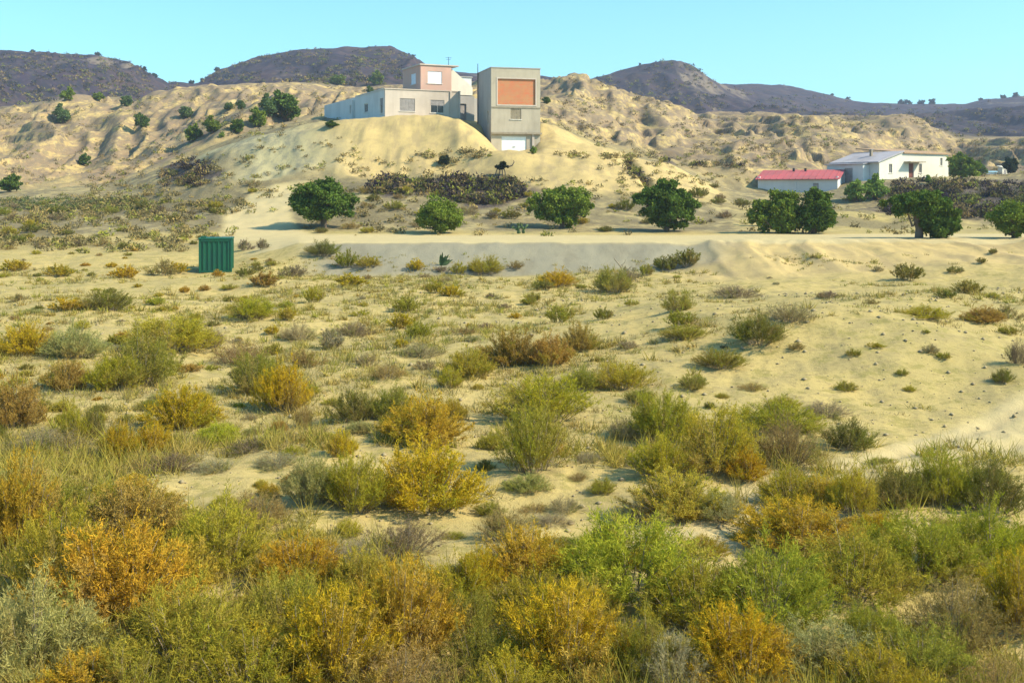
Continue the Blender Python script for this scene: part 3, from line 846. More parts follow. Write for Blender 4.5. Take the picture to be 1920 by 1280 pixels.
# small things at the right edge
def small_hut(name, px, py, Y, w, d, h, rz, wallm, roofm, label, cat):
    x, y, _ = at(px, py, Y)
    z = float(height(x, y)[0])
    o = empty(name, (x, y, z), rz)
    wall_with_holes('wall', -w/2, w/2, -0.6, h, [(-w*0.2, w*0.2, -0.05, h*0.75)], 'x', -d/2, -d/2+0.08, wallm, o)
    for s in (-1, 1):
        box('wall', s*w/2 - (0.08 if s > 0 else 0), s*w/2 + (0.08 if s < 0 else 0), -d/2+0.083, d/2, -0.6, h, wallm, o)
    box('wall', -w/2+0.083, w/2-0.083, d/2-0.08, d/2, -0.6, h, wallm, o)
    box('door', -w*0.2, w*0.2, -d/2+0.02, -d/2+0.05, -0.05, h*0.75, M_SHUT, o)
    prism('roof', [(-d/2-0.12, h+0.003), (d/2+0.12, h+0.2), (d/2+0.12, h+0.27), (-d/2-0.12, h+0.07)], 'x', -w/2-0.12, w/2+0.12, roofm, o)
    return tag(o, label, cat)
M_BLUE = plain_mat('pale_blue_sheet', (0.24, 0.40, 0.45), 0.6)
small_hut('white_hut', 1880, 332, 150.0, 0.9, 0.8, 1.15, math.radians(20), M_WHITE, M_WHITE, 'tiny white hut beside a dark bush near the right edge', 'hut')
small_hut('blue_shed', 1858, 322, 158.0, 2.6, 1.6, 0.9, math.radians(10), M_PALE, M_BLUE, 'low shed with a pale blue roof behind the dark scrub slope', 'shed')

# ------------------------------------------------------------------ green container
def green_mat():
    t = NT('green_painted_steel')
    n = t.noise(t.coord((1, 1, 0.25)), 3.0, 5, 0.7)
    g = t.noise(t.coord(), 9.0, 4, 0.7)
    c = t.mix(t.ramp(n, 0.35, 0.7), (0.003, 0.088, 0.040), (0.003, 0.064, 0.042))
    c = t.mix(t.math('MULTIPLY', t.ramp(g, 0.60, 0.72), 0.6), c, (0.075, 0.075, 0.03))
    t.principled(c, 0.5, t.bump(g, 0.2, 0.004), 0.4)
    return t.m
M_GREEN = green_mat()
gx, gy, gz = ground_at(373, 513)
gc = empty('green_container', (gx + 0.02, gy, gz), math.radians(11))
tag(gc, 'green painted steel container standing in the scrub on the left', 'container')
cw, cd, chh = 1.62, 1.55, 1.80
box('body', 0.03, cw-0.03, 0.03, cd-0.03, 0.06, chh-0.06, M_GREEN, gc, 0.01)
for i in range(6):
    x0 = 0.17 + i*0.25
    box('rib', x0, x0+0.09, -0.012, 0.03, 0.14, chh-0.16, M_GREEN, gc, 0.008)
for i in range(5):
    y0 = 0.2 + i*0.27
    box('rib', -0.012, 0.03, y0, y0+0.10, 0.14, chh-0.16, M_GREEN, gc, 0.008)
for (x0, y0) in ((-0.03, -0.03), (cw-0.06, -0.03), (-0.03, cd-0.06), (cw-0.06, cd-0.06)):
    box('corner_post', x0, x0+0.09, y0, y0+0.09, -0.05, chh-0.05, M_GREEN, gc, 0.008)
lid = box('lid', -0.06, cw+0.06, -0.06, cd+0.06, chh-0.05, chh+0.03, M_GREEN, gc, 0.012)
box('lid_handle', 0.08, 0.34, -0.02, 0.10, chh+0.03, chh+0.13, M_GREEN, lid, 0.01)
box('rail', 0.07, cw-0.07, -0.035, -0.013, 0.05, 0.14, M_GREEN, gc)
box('rail', 0.07, cw-0.07, -0.035, -0.013, chh-0.15, chh-0.06, M_GREEN, gc)
#@@PLANTS
# ------------------------------------------------------------------ plants: generators
M_LEAF = foliage_mat('shrub_foliage', (0.29, 0.245, 0.06), 0.35, 0.32)
M_LEAFT = foliage_mat('tree_foliage', (0.070, 0.120, 0.028), 0.50, 0.2)
M_BARK = wall_mat('bark', (0.16, 0.125, 0.09), (0.09, 0.07, 0.055), 0.01, 6.0)
M_TWIG = wall_mat('pale_dry_twig', (0.30, 0.25, 0.17), (0.20, 0.16, 0.11), 0.004, 8.0)

def unit(v): return v / (np.linalg.norm(v, axis=-1, keepdims=True) + 1e-9)

def shrub_mesh(seed, n_stem, n_twig, n_leaf, leaf_len, leaf_w, spread=1.0, top=0.6, flat=0.75, lump=0.25, twig_len=0.12, up=0.5, droop=0.0, start=0.35):
    """a many-stemmed shrub one unit wide; returns foliage mesh and stem mesh"""
    g = np.random.default_rng(seed)
    phi = g.uniform(0, 2*np.pi, n_stem)
    rr = np.sqrt(g.uniform(0.0, 1, n_stem)) * 0.5
    l1, l2 = g.uniform(0, 6.28, 2)
    lob = 1 + lump * (0.6*np.sin(2*phi + l1) + 0.4*np.sin(5*phi + l2)) + g.normal(0, 0.06, n_stem)
    r = rr * lob * spread
    tipz = top * (1 - (rr/0.5)**2 * flat) * g.uniform(0.66, 1.08, n_stem) * np.where(g.uniform(0, 1, n_stem) < 0.10, 1.22, 1.0)
    tip = np.stack([r*np.cos(phi), r*np.sin(phi), np.maximum(tipz, 0.05)], -1)
    base = np.stack([0.42*r*np.cos(phi), 0.42*r*np.sin(phi), np.full(n_stem, -0.02)], -1) + g.normal(0, 0.012, (n_stem, 3)) * [1, 1, 0]
    def P(t, i):
        tt = t[..., None]
        xy = base[i] + (tip[i] - base[i]) * tt
        out = xy.copy()
        out[..., 2] = base[i][..., 2] + (tip[i][..., 2] - base[i][..., 2]) * (tt[..., 0] ** 0.85) - droop * tt[..., 0]**3 * 0.1
        return out
    ii = np.repeat(np.arange(n_stem), n_twig).reshape(n_stem, n_twig)
    t = start + (1.0 - start) * g.uniform(0, 1, (n_stem, n_twig)) ** 0.75
    tp = P(t, ii)
    axis = unit(tip - base)[ii]
    rad = np.stack([np.cos(phi), np.sin(phi), np.zeros(n_stem)], -1)[ii]
    tdir = unit(axis*0.7 + rad*0.25 + np.array([0, 0, up]) + g.normal(0, 0.45, tp.shape))
    tl = twig_len * g.uniform(0.55, 1.2, (n_stem, n_twig, 1))
    s = g.uniform(0, 1, (n_stem, n_twig, n_leaf, 1))
    lp = tp[:, :, None, :] + tdir[:, :, None, :] * tl[:, :, None, :] * s + g.normal(0, 0.006, (n_stem, n_twig, n_leaf, 3))
    ld = unit(tdir[:, :, None, :] * 0.8 + g.normal(0, 0.55, lp.shape) + np.array([0, 0, 0.25]))
    L = leaf_len * g.uniform(0.6, 1.25, lp.shape[:3] + (1,))
    side = unit(np.cross(ld, g.normal(0, 1, lp.shape))) * leaf_w * g.uniform(0.7, 1.2, L.shape)
    lp = lp.reshape(-1, 3); ld = ld.reshape(-1, 3); L = L.reshape(-1, 1); side = side.reshape(-1, 3)
    n = len(lp)
    v = np.empty((n, 3, 3)); v[:, 0] = lp - side*0.5; v[:, 1] = lp + side*0.5; v[:, 2] = lp + ld*L
    v[..., 2] = np.maximum(v[..., 2], -0.03)
    tris = np.arange(n*3).reshape(n, 3)
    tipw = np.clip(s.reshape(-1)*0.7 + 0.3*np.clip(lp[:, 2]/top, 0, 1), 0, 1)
    hue_st = np.clip(0.5 + 0.34*np.sin(phi + l1) * (rr/0.5) + 0.16*np.sin(3*phi + l2) + g.normal(0, 0.17, n_stem), 0, 1); hue = np.clip(np.repeat(hue_st, n_twig*n_leaf) * 0.85 + g.uniform(0, 0.15, n), 0, 1)
    rnd = np.clip(np.repeat(g.uniform(0, 1, n_stem*n_twig), n_leaf)*0.6 + g.uniform(0, 0.4, n), 0, 1)
    col = np.repeat(np.stack([rnd, tipw, hue], -1), 3, axis=0)
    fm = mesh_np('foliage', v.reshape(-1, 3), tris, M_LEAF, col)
    paths = []
    for i in range(0, n_stem, 1 if n_stem < 50 else 2):
        tt = np.linspace(0, 0.95, 5)
        pts = P(tt, np.full(5, i)) + np.concatenate([[np.zeros(3)], g.normal(0, 0.008, (4, 3))])
        paths.append((pts, np.linspace(0.0065, 0.002, 5)))
    V, Q = tube_arrays(paths, 3)
    sm = mesh_np('stem', V, Q, M_TWIG)
    return fm, sm

# kinds: dense golden domes, taller olive shrubs, sparse grey dry shrubs, feathery green ones
KIND = {}
for nm, args in {
    'golden': dict(n_stem=190, n_twig=13, n_leaf=12, leaf_len=0.034, leaf_w=0.0075, top=0.62, flat=0.74, lump=0.22, twig_len=0.095, up=0.45, start=0.12),
    'olive':  dict(n_stem=150,  n_twig=13, n_leaf=12, leaf_len=0.036, leaf_w=0.0066, top=0.66, flat=0.66, lump=0.30, twig_len=0.12, up=0.5, start=0.14),
    'grey':   dict(n_stem=130,  n_twig=11, n_leaf=9,  leaf_len=0.042, leaf_w=0.0050, top=0.54, flat=0.70, lump=0.35, twig_len=0.12, up=0.25, start=0.15),
    'green':  dict(n_stem=140,  n_twig=13, n_leaf=13, leaf_len=0.042, leaf_w=0.0058, top=0.62, flat=0.68, lump=0.30, twig_len=0.13, up=0.35, droop=0.6, start=0.15)}.items():
    KIND[nm] = [shrub_mesh(100 + 7*i + len(nm), **args) for i in range(4)]
FAR = {}
for nm, args in {
    'golden': dict(n_stem=70, n_twig=8, n_leaf=7, leaf_len=0.070, leaf_w=0.026, top=0.60, flat=0.66, lump=0.22, twig_len=0.10, up=0.7, start=0.10),
    'olive':  dict(n_stem=64, n_twig=8, n_leaf=7, leaf_len=0.072, leaf_w=0.024, top=0.62, flat=0.58, lump=0.30, twig_len=0.13, up=0.75, start=0.10),
    'grey':   dict(n_stem=60, n_twig=7, n_leaf=6, leaf_len=0.080, leaf_w=0.017, top=0.52, flat=0.65, lump=0.35, twig_len=0.12, up=0.35, start=0.10),
    'green':  dict(n_stem=64, n_twig=8, n_leaf=7, leaf_len=0.080, leaf_w=0.020, top=0.60, flat=0.62, lump=0.30, twig_len=0.14, up=0.5, start=0.10)}.items():
    FAR[nm] = [shrub_mesh(300 + 11*i + len(nm), **args) for i in range(4)]

TONE = {   # leaf colours of the shrubs (linear)
    'golden': (0.52, 0.345, 0.016), 'orange': (0.50, 0.305, 0.024), 'rust': (0.38, 0.235, 0.050), 'yellow': (0.48, 0.385, 0.045),
    'gold-olive': (0.40, 0.325, 0.026), 'olive': (0.285, 0.260, 0.036), 'dark olive': (0.165, 0.160, 0.032), 'green': (0.345, 0.32, 0.030),
    'bright green': (0.40, 0.395, 0.028), 'grey-green': (0.34, 0.33, 0.115), 'grey': (0.32, 0.27, 0.155), 'violet-brown': (0.175, 0.125, 0.095),
    'brown': (0.31, 0.215, 0.085), 'yellow-green': (0.38, 0.37, 0.026)}
KIND_OF = {'golden': 'golden', 'orange': 'golden', 'rust': 'golden', 'yellow': 'golden', 'gold-olive': 'olive', 'olive': 'olive', 'dark olive': 'olive',
           'green': 'green', 'bright green': 'green', 'grey-green': 'green', 'grey': 'grey', 'violet-brown': 'grey', 'brown': 'grey', 'yellow-green': 'green'}
NAME_OF = {'golden': 'golden_shrub', 'olive': 'olive_shrub', 'grey': 'dry_shrub', 'green': 'green_shrub'}
SHRUBS = []      # dict(px, py, w, h, tone, label)
def S(px, py, w, h, tone, label=None): SHRUBS.append(dict(px=px, py=py, w=w, h=h, tone=tone, label=label))

# ---- shrubs read off the photograph: column, row of the foot, width and height in pixels
S(20,1045,190,230,'orange','tall rusty orange shrub cut by the left edge of the picture')
S(215,1195,350,230,'orange','big rounded orange shrub near the lower left corner')
S(110,1120,230,190,'gold-olive'); S(60,1290,330,240,'grey-green','pale grey-green shrub filling the lower left corner')
S(250,1035,260,150,'rust','broad rust brown shrub above the big orange one on the left'); S(140,1010,190,120,'olive')
S(415,1085,230,160,'gold-olive','brownish gold shrub right of the big orange one'); S(480,990,150,90,'brown')
S(350,1300,330,210,'green','light green feathery shrub at the bottom, left of centre')
S(530,1215,200,160,'olive'); S(620,1320,300,240,'golden','tall golden shrub on the bottom edge left of centre')
S(760,1250,260,230,'orange','wide orange gold shrub near the bottom centre'); S(680,1150,150,120,'yellow')
S(985,1100,175,115,'orange','bright orange shrub standing alone just below the middle'); S(900,1120,110,95,'golden')
S(755,1055,170,90,'violet-brown'); S(660,1080,120,80,'grey')
S(1190,1140,320,205,'bright green','large bright green domed shrub right of centre below the sand')
S(1310,1190,230,160,'gold-olive'); S(1500,1055,240,125,'orange','orange topped shrub in front of the sandy track on the right')
S(1440,1200,300,210,'green','large green shrub below the orange topped one on the right'); S(1600,1150,260,170,'green')
S(1720,1110,240,170,'green','tall green shrub near the right edge, upper of the green pair'); S(1850,1090,230,170,'yellow-green')
S(1790,1240,240,180,'brown','reddish brown dry shrub near the lower right corner')
S(1910,1200,170,190,'golden','golden shrub cut by the right edge near the bottom'); S(1640,1250,170,130,'green')
S(1560,1300,260,150,'grey-green'); S(1390,1310,250,190,'golden','golden spiky shrub on the bottom edge right of centre'); S(1720,1310,200,130,'olive')
S(470,1345,260,150,'gold-olive'); S(230,1350,220,130,'olive'); S(740,1345,240,150,'brown'); S(960,1350,200,120,'gold-olive'); S(150,1345,200,110,'orange'); S(1650,1345,240,140,'gold-olive'); S(1850,1345,220,110,'brown'); S(860,1150,150,100,'gold-olive'); S(560,1120,180,110,'orange'); S(640,1215,170,120,'gold-olive'); S(330,1120,170,120,'yellow')
S(1060,1300,280,230,'golden','golden shrub on the bottom edge in the centre'); S(1210,1290,190,150,'olive'); S(1260,1320,180,150,'grey'); S(900,1300,180,140,'olive')
S(1010,1190,190,130,'gold-olive'); S(880,1210,130,110,'olive'); S(1110,1180,120,110,'yellow')
S(950,1015,110,95,'brown','thin brown dry shrub on bare sand just below the middle'); S(1060,965,70,35,'grey'); S(1030,990,90,30,'grey')
S(1270,985,190,95,'yellow','yellowish shrub left of the sandy track on the right'); S(1190,990,90,60,'grey'); S(1350,985,110,60,'grey-green')
S(1480,955,130,75,'gold-olive'); S(1545,960,90,70,'yellow'); S(1600,975,110,95,'gold-olive','gold-tipped shrub at the near edge of the sandy track'); S(1690,955,120,75,'dark olive')
S(1765,955,105,120,'green','green shrub with pale bare stems at the right'); S(1855,968,140,110,'dark olive','dark olive rounded shrub near the right edge')
S(665,968,140,118,'gold-olive','olive gold left half of the wide shrub on bare sand')
S(800,970,215,138,'golden','bright golden rounded shrub on bare sand below the centre')
S(585,950,110,110,'grey-green','pale grey-green wispy shrub left of the bright golden one'); S(640,860,65,55,'golden')
S(1000,893,155,135,'olive','tall olive shrub standing on the sand right of the centre')
S(1015,800,180,95,'gold-olive','broad olive gold shrub behind the tall olive one'); S(925,845,60,40,'green')
S(795,845,165,95,'orange','orange gold shrub in the middle of the plain'); S(740,790,90,70,'olive'); S(850,790,60,45,'yellow')
S(665,792,85,66,'dark olive','small dark olive shrub left of the orange gold one'); S(725,715,75,38,'brown'); S(570,805,45,55,'brown')
S(960,690,130,75,'rust','rust coloured shrub in the middle distance, left of the pair'); S(1035,688,100,62,'rust'); S(1088,662,70,58,'rust','rust shrub at the right end of the middle row')
S(880,712,95,58,'yellow','pale yellow shrub left of the rust coloured row'); S(845,730,50,40,'gold-olive'); S(1165,735,110,58,'gold-olive'); S(1090,735,70,45,'olive')
S(1245,835,125,115,'green','green wispy shrub left of the big olive group on the right'); S(1340,895,190,130,'gold-olive','big olive gold shrub of the group beside the sandy track')
S(1475,880,130,110,'brown','greyish brown shrub at the right of the big olive group'); S(1590,848,115,58,'dark olive','dark olive shrub at the end of the group beside the sand')
S(1245,908,130,85,'gold-olive'); S(1460,815,170,70,'green'); S(1550,785,110,40,'grey'); S(1400,905,90,60,'golden'); S(1170,830,60,55,'grey')
S(1420,657,115,60,'dark olive','dark olive shrub on the crest of the sandy mound'); S(1350,698,95,42,'olive','low olive shrub on the left flank of the sandy mound')
S(1478,612,85,48,'grey','spiky grey shrub behind the dark olive one on the mound'); S(1380,560,85,30,'violet-brown','low violet-brown shrub on open sand beyond the mound')
S(1700,528,60,35,'dark olive'); S(1555,560,45,18,'violet-brown'); S(1275,615,60,35,'olive'); S(1280,640,70,30,'olive'); S(1300,735,70,30,'olive')
S(1150,552,85,50,'olive','tangled olive shrub under the bare dead branch'); S(1180,530,55,35,'grey')
S(1290,503,60,36,'dark olive','dark shrub on the bank, right of the pair'); S(1250,510,50,30,'dark olive','dark shrub on the bank, left of the pair'); S(1212,518,36,24,'olive')
S(1735,600,100,24,'gold-olive','long low gold-green shrub on the sand at right'); S(1845,608,85,32,'rust','rust brown low shrub near the right edge'); S(1890,598,50,32,'brown')
S(1908,687,50,58,'violet-brown','dark violet-brown shrub cut by the right edge'); S(1880,722,46,30,'dark olive'); S(1815,552,50,30,'olive'); S(1790,515,30,15,'dark olive'); S(1840,495,24,12,'dark olive'); S(1862,478,18,12,'dark olive')
S(1600,672,26,16,'olive'); S(1640,655,34,10,'gold-olive'); S(1745,665,40,22,'grey'); S(1770,678,30,14,'olive'); S(1705,735,24,12,'gold-olive')
S(530,778,110,105,'golden','upright golden shrub left of the middle of the plain'); S(475,742,120,85,'olive'); S(450,690,100,60,'brown')
S(410,832,95,38,'bright green','low bright green patch of shrub on the left'); S(225,865,75,75,'golden','golden shrub, left of the pair on the left plain'); S(285,855,75,62,'golden')
S(135,832,56,72,'gold-olive','round gold-olive shrub left of a darker small one'); S(175,822,42,62,'dark olive'); S(215,735,95,82,'yellow-green','yellow-green rounded shrub among the dense scrub on the left')
S(125,735,110,62,'rust'); S(265,728,160,105,'olive','tall olive shrub right of the yellow-green one'); S(320,665,180,82,'green'); S(395,657,64,44,'violet-brown','small dark violet-brown shrub on the left plain')
S(140,675,120,72,'grey-green'); S(45,668,120,62,'golden'); S(25,810,110,105,'rust','rust and olive shrub cut by the left edge'); S(340,812,140,90,'golden'); S(90,860,130,60,'grey')
S(470,602,115,48,'bright green','low bright green spreading shrub in front of the container'); S(538,603,42,28,'gold-olive'); S(588,568,36,34,'gold-olive'); S(656,538,62,28,'golden'); S(690,507,55,24,'gold-olive'); S(650,505,44,36,'olive')
S(605,486,64,30,'dark olive','dark round shrub at the left end of the bank'); S(235,522,56,28,'golden'); S(305,518,50,36,'brown'); S(330,515,50,24,'golden'); S(408,520,22,16,'orange','tiny orange shrub at the foot of the green container')
S(460,470,32,24,'violet-brown','dark low shrub behind the container, left of two'); S(494,468,24,26,'violet-brown','dark low shrub behind the container, right of two')
S(545,520,60,28,'violet-brown'); S(495,540,55,30,'rust'); S(460,520,36,18,'dark olive'); S(200,585,90,45,'dark olive'); S(125,585,60,30,'golden'); S(110,520,50,26,'gold-olive'); S(30,510,60,26,'golden')
S(845,557,44,26,'golden'); S(815,552,36,28,'gold-olive'); S(760,588,46,34,'olive'); S(752,618,48,34,'golden'); S(785,635,60,34,'green'); S(910,518,80,34,'gold-olive'); S(1045,540,80,34,'golden'); S(1020,545,50,20,'dark olive')
S(665,632,70,36,'violet-brown'); S(790,672,80,34,'grey'); S(780,510,34,24,'golden'); S(965,510,36,20,'brown'); S(860,515,26,26,'green'); S(1130,600,36,26,'olive'); S(1000,565,26,18,'olive'); S(1270,585,70,40,'olive'); S(1050,605,60,34,'olive')
S(580,690,60,40,'brown'); S(620,655,60,40,'grey'); S(560,640,80,40,'grey'); S(690,690,50,30,'grey'); S(470,850,90,30,'violet-brown'); S(320,885,120,36,'violet-brown'); S(400,890,90,30,'grey'); S(520,880,100,36,'grey')
S(1580,925,60,18,'brown'); S(1655,870,50,14,'olive'); S(1860,905,80,20,'olive'); S(1130,930,60,30,'olive'); S(910,885,34,26,'dark olive'); S(1200,760,60,30,'olive'); S(1410,735,50,20,'brown'); S(1470,770,60,26,'gold-olive')

# ---- the rest of the scrub, sown by how dense it stands in the photograph
def density(px, py):
    if py < 500: d = 0.5 if px < 560 else 0.15
    elif py < 640: d = 0.85 if px < 600 else (0.5 if px < 1150 else 0.2)
    elif py < 800: d = 1.0 if px < 620 else (0.4 if px < 1150 else 0.1)
    elif py < 940: d = 0.75 if px < 560 else (0.28 if px < 1150 else (0.25 if px < 1450 else 0.08))
    else: d = 1.0
    if px > 1230 and abs(py - np.interp(px, [1250,1450,1650,1800,1920,2050], [985,935,880,830,790,750])) < 38: d *= 0.06
    return d
taken = [(s['px'], s['py'], s['w']) for s in SHRUBS]
tries = 0
sown = 0
while sown < 235 and tries < 30000:
    tries += 1
    py = 470 + 790 * R.random() ** 1.35
    px = R.uniform(-30, 1950)
    if R.random() > density(px, py): continue
    if 540 < px < 1350 and py < 512: continue
    if 355 < px < 450 and 470 < py < 540: continue
    if px > 1350 and py < 500: continue
    sc = 0.42 + (py - 470) / 790 * 1.75
    w = R.uniform(20, 56) * sc; h = w * R.uniform(0.36, 0.58)
    if py > 980: w *= 1.3; h *= 1.25
    if any(abs(px-a) < 0.42*(w+c_) and abs(py-b) < 0.13*(w+c_) for a, b, c_ in taken): continue
    if px < 650: tone = R.choice(['golden', 'gold-olive', 'olive', 'olive', 'rust', 'green', 'grey-green', 'grey', 'brown', 'yellow', 'dark olive', 'orange'])
    elif px < 1150: tone = R.choice(['gold-olive', 'olive', 'golden', 'grey', 'violet-brown', 'yellow', 'grey-green', 'brown', 'olive'])
    else: tone = R.choice(['olive', 'dark olive', 'gold-olive', 'grey', 'brown', 'green', 'violet-brown'])
    if py > 980: tone = R.choice(['golden', 'gold-olive', 'olive', 'green', 'orange', 'grey-green', 'brown', 'yellow-green'] if px > 1000 else ['golden', 'gold-olive', 'olive', 'orange', 'rust', 'brown', 'grey-green', 'yellow'])
    S(px, py, w, h, tone); taken.append((px, py, w)); sown += 1
# terrace behind the road and the slope up to the houses
tries = 0; sown2 = 0
while sown2 < 85 and tries < 20000:
    tries += 1
    if R.random() < 0.42: px = R.uniform(0, 420); py = R.uniform(385, 470)
    else: px = R.uniform(430, 1400); py = R.uniform(352, 440)
    if 415 < px < 560 and 370 < py < 445: continue
    w = R.uniform(14, 40); h = w*R.uniform(0.4, 0.6)
    if any(abs(px-a) < 0.4*(w+c_) and abs(py-b) < 0.15*(w+c_) for a, b, c_ in taken): continue
    tone = R.choice(['olive', 'dark olive', 'violet-brown', 'brown', 'gold-olive', 'grey', 'dark olive'])
    S(px, py, w, h, tone); taken.append((px, py, w)); sown2 += 1

# ---- names one can point to
def hplace(px):
    for lim, nm in ((230, 'far left'), (480, 'left'), (760, 'left of centre'), (1150, 'centre'), (1440, 'right of centre'), (1690, 'right'), (9999, 'far right')):
        if px < lim: return nm
def vplace(py, px):
    for lim, nm in ((445, 'on the slope behind the road' if px > 430 else 'on the left hillside'), (545, 'at the foot of the road bank' if px > 540 else 'level with the green container'), (640, 'on the far plain'), (760, 'in the middle of the plain'), (900, 'on the nearer plain'), (1060, 'in the near scrub'), (9999, 'in the foreground scrub')):
        if py < lim: return nm
ORD = ['leftmost', 'second from left', 'third from left', 'fourth from left', 'fifth from left', 'sixth from left', 'seventh from left', 'eighth from left', 'ninth from left', 'tenth from left']
cells = {}
for s in SHRUBS:
    if s['label']: continue
    sc = s['w'] / (0.42 + (max(s['py'], 470) - 470) / 790 * 1.75)
    size = 'tiny' if sc < 28 else ('small' if sc < 46 else ('broad' if s['w'] > 2.1*s['h'] else 'bushy'))
    s['desc'] = (size, s['tone'], hplace(s['px']), vplace(s['py'], s['px']))
    cells.setdefault(s['desc'], []).append(s)
for d, ls in cells.items():
    ls.sort(key=lambda q: q['px'])
    form = {'golden': 'shrub', 'olive': 'shrub', 'grey': 'dry shrub', 'green': 'feathery shrub'}[KIND_OF[d[1]]]
    for i, s in enumerate(ls):
        s['label'] = f"{d[0]} {d[1]} {form} {d[3]}, {d[2]}" + (f", {ORD[min(i, 9)]}" if len(ls) > 1 else '')

def place_shrub(s, i):
    x, y, z = ground_at(s['px'], min(s['py'], 1350))
    k = KIND_OF[s['tone']]
    near = s['w'] > 62 or y < 24
    lib = KIND[k] if near else FAR[k]
    fm, sm = lib[R.randrange(4)]
    w = s['w'] * y / F * 1.03; h = s['h'] * y / F * (0.88 if s['py'] < 990 else 0.75)
    y += 0.30 * w; x = x * y / (y - 0.30*w); z = float(height(x, y)[0])
    o = empty(NAME_OF[k], (x, y, z - 0.02), R.uniform(0, 6.28))
    o.scale = (w * R.uniform(0.92, 1.08), w * R.uniform(0.85, 1.1), h / 0.62)
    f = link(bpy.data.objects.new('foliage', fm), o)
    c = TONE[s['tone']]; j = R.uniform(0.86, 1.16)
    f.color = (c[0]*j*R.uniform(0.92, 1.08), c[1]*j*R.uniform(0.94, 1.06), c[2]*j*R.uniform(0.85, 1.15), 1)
    link(bpy.data.objects.new('stem', sm), o)
    tag(o, s['label'], 'shrub', {'golden': 'golden shrubs of the plain', 'olive': 'olive shrubs of the plain', 'grey': 'dry grey and brown shrubs', 'green': 'green feathery shrubs'}[k])
for i, s in enumerate(SHRUBS):
    place_shrub(s, i)

# ------------------------------------------------------------------ trees
def tree_mesh(seed, lobes, n_leaf, leaf, trunk_h, trunk_r, lean=(0, 0), nclump=170, limb_n=7):
    """lobes: (cx, cy, cz, rx, ry, rz) ellipsoids of the crown in metres; returns trunk, crown"""
    g = np.random.default_rng(seed)
    lob = np.array(list(lobes) + ([(0.0, 0.0, 0.30, 0.40, 0.36, 0.27)] if trunk_h <= 0.25 else []), float)
    vol = lob[:, 3]*lob[:, 4]*lob[:, 5]; pr = vol/vol.sum()
    which = g.choice(len(lob), nclump, p=pr)
    d = unit(g.normal(0, 1, (nclump, 3)))
    r = g.uniform(0.10, 1.0, nclump)**0.5
    cc = lob[which, :3] + d*r[:, None]*lob[which, 3:]*(1 + g.normal(0, 0.08, (nclump, 1)))
    cs = g.uniform(0.12, 0.36, nclump) * lob[which, 3:].mean(1)
    ci = g.integers(0, nclump, n_leaf)
    lp = cc[ci] + unit(g.normal(0, 1, (n_leaf, 3))) * (g.uniform(0, 1, (n_leaf, 1))**0.5) * cs[ci][:, None] * np.array([1.15, 1.15, 0.8])
    ld = unit(g.normal(0, 1, (n_leaf, 3)) + np.array([0, 0, -0.15]))
    sd = unit(np.cross(ld, g.normal(0, 1, (n_leaf, 3))))
    L = leaf * g.uniform(0.6, 1.3, (n_leaf, 1))
    v = np.empty((n_leaf, 4, 3)); v[:, 0] = lp; v[:, 1] = lp + ld*L*0.5 + sd*L*0.32; v[:, 2] = lp + ld*L; v[:, 3] = lp + ld*L*0.5 - sd*L*0.32
    crnd = g.uniform(0, 1, nclump)
    rnd = np.clip(0.65*crnd[ci] + 0.35*g.uniform(0, 1, n_leaf), 0, 1)
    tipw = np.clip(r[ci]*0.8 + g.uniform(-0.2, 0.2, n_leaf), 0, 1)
    hue = np.clip(0.45 + 0.35*(crnd[ci]-0.5) + g.normal(0, 0.08, n_leaf), 0.22, 0.70)
    col = np.repeat(np.stack([rnd, tipw, hue], -1), 4, axis=0)
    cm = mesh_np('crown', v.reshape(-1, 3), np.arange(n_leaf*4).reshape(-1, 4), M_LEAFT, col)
    top = np.array([lean[0], lean[1], trunk_h])
    tr = [(np.array([[0, 0, -0.3], [lean[0]*0.25+0.03, lean[1]*0.25, trunk_h*0.4], top]), np.array([trunk_r*1.35, trunk_r, trunk_r*0.72]))]
    far = np.argsort(-r)[:limb_n]
    for j in far:
        e = cc[j]; m = top*0.45 + e*0.55 + g.normal(0, 0.08, 3) - np.array([0, 0, 0.12])
        tr.append((np.array([top - [0, 0, 0.15], m, e]), np.array([trunk_r*0.5, trunk_r*0.3, trunk_r*0.1])))
    V, Q = tube_arrays(tr, 6)
    return mesh_np('trunk', V, Q, M_BARK), cm
def tree(name, px, py, scale_px, meshes, tone, label, cat='tree', group=None, rz=0.0, sx=1.0, base=None):
    x, y, z = base or ground_at(px, py)
    o = empty(name, (x, y, z), rz)
    k = scale_px * y / F
    o.scale = (k*sx, k*sx, k)
    link(bpy.data.objects.new('trunk', meshes[0]), o)
    c = link(bpy.data.objects.new('crown', meshes[1]), o)
    c.color = tone + (1,)
    return tag(o, label, cat, group)
DG = (0.095, 0.150, 0.024); MG = (0.180, 0.235, 0.030); LG = (0.24, 0.33, 0.06); BG = (0.13, 0.19, 0.065)
RT = 'trees along the road'
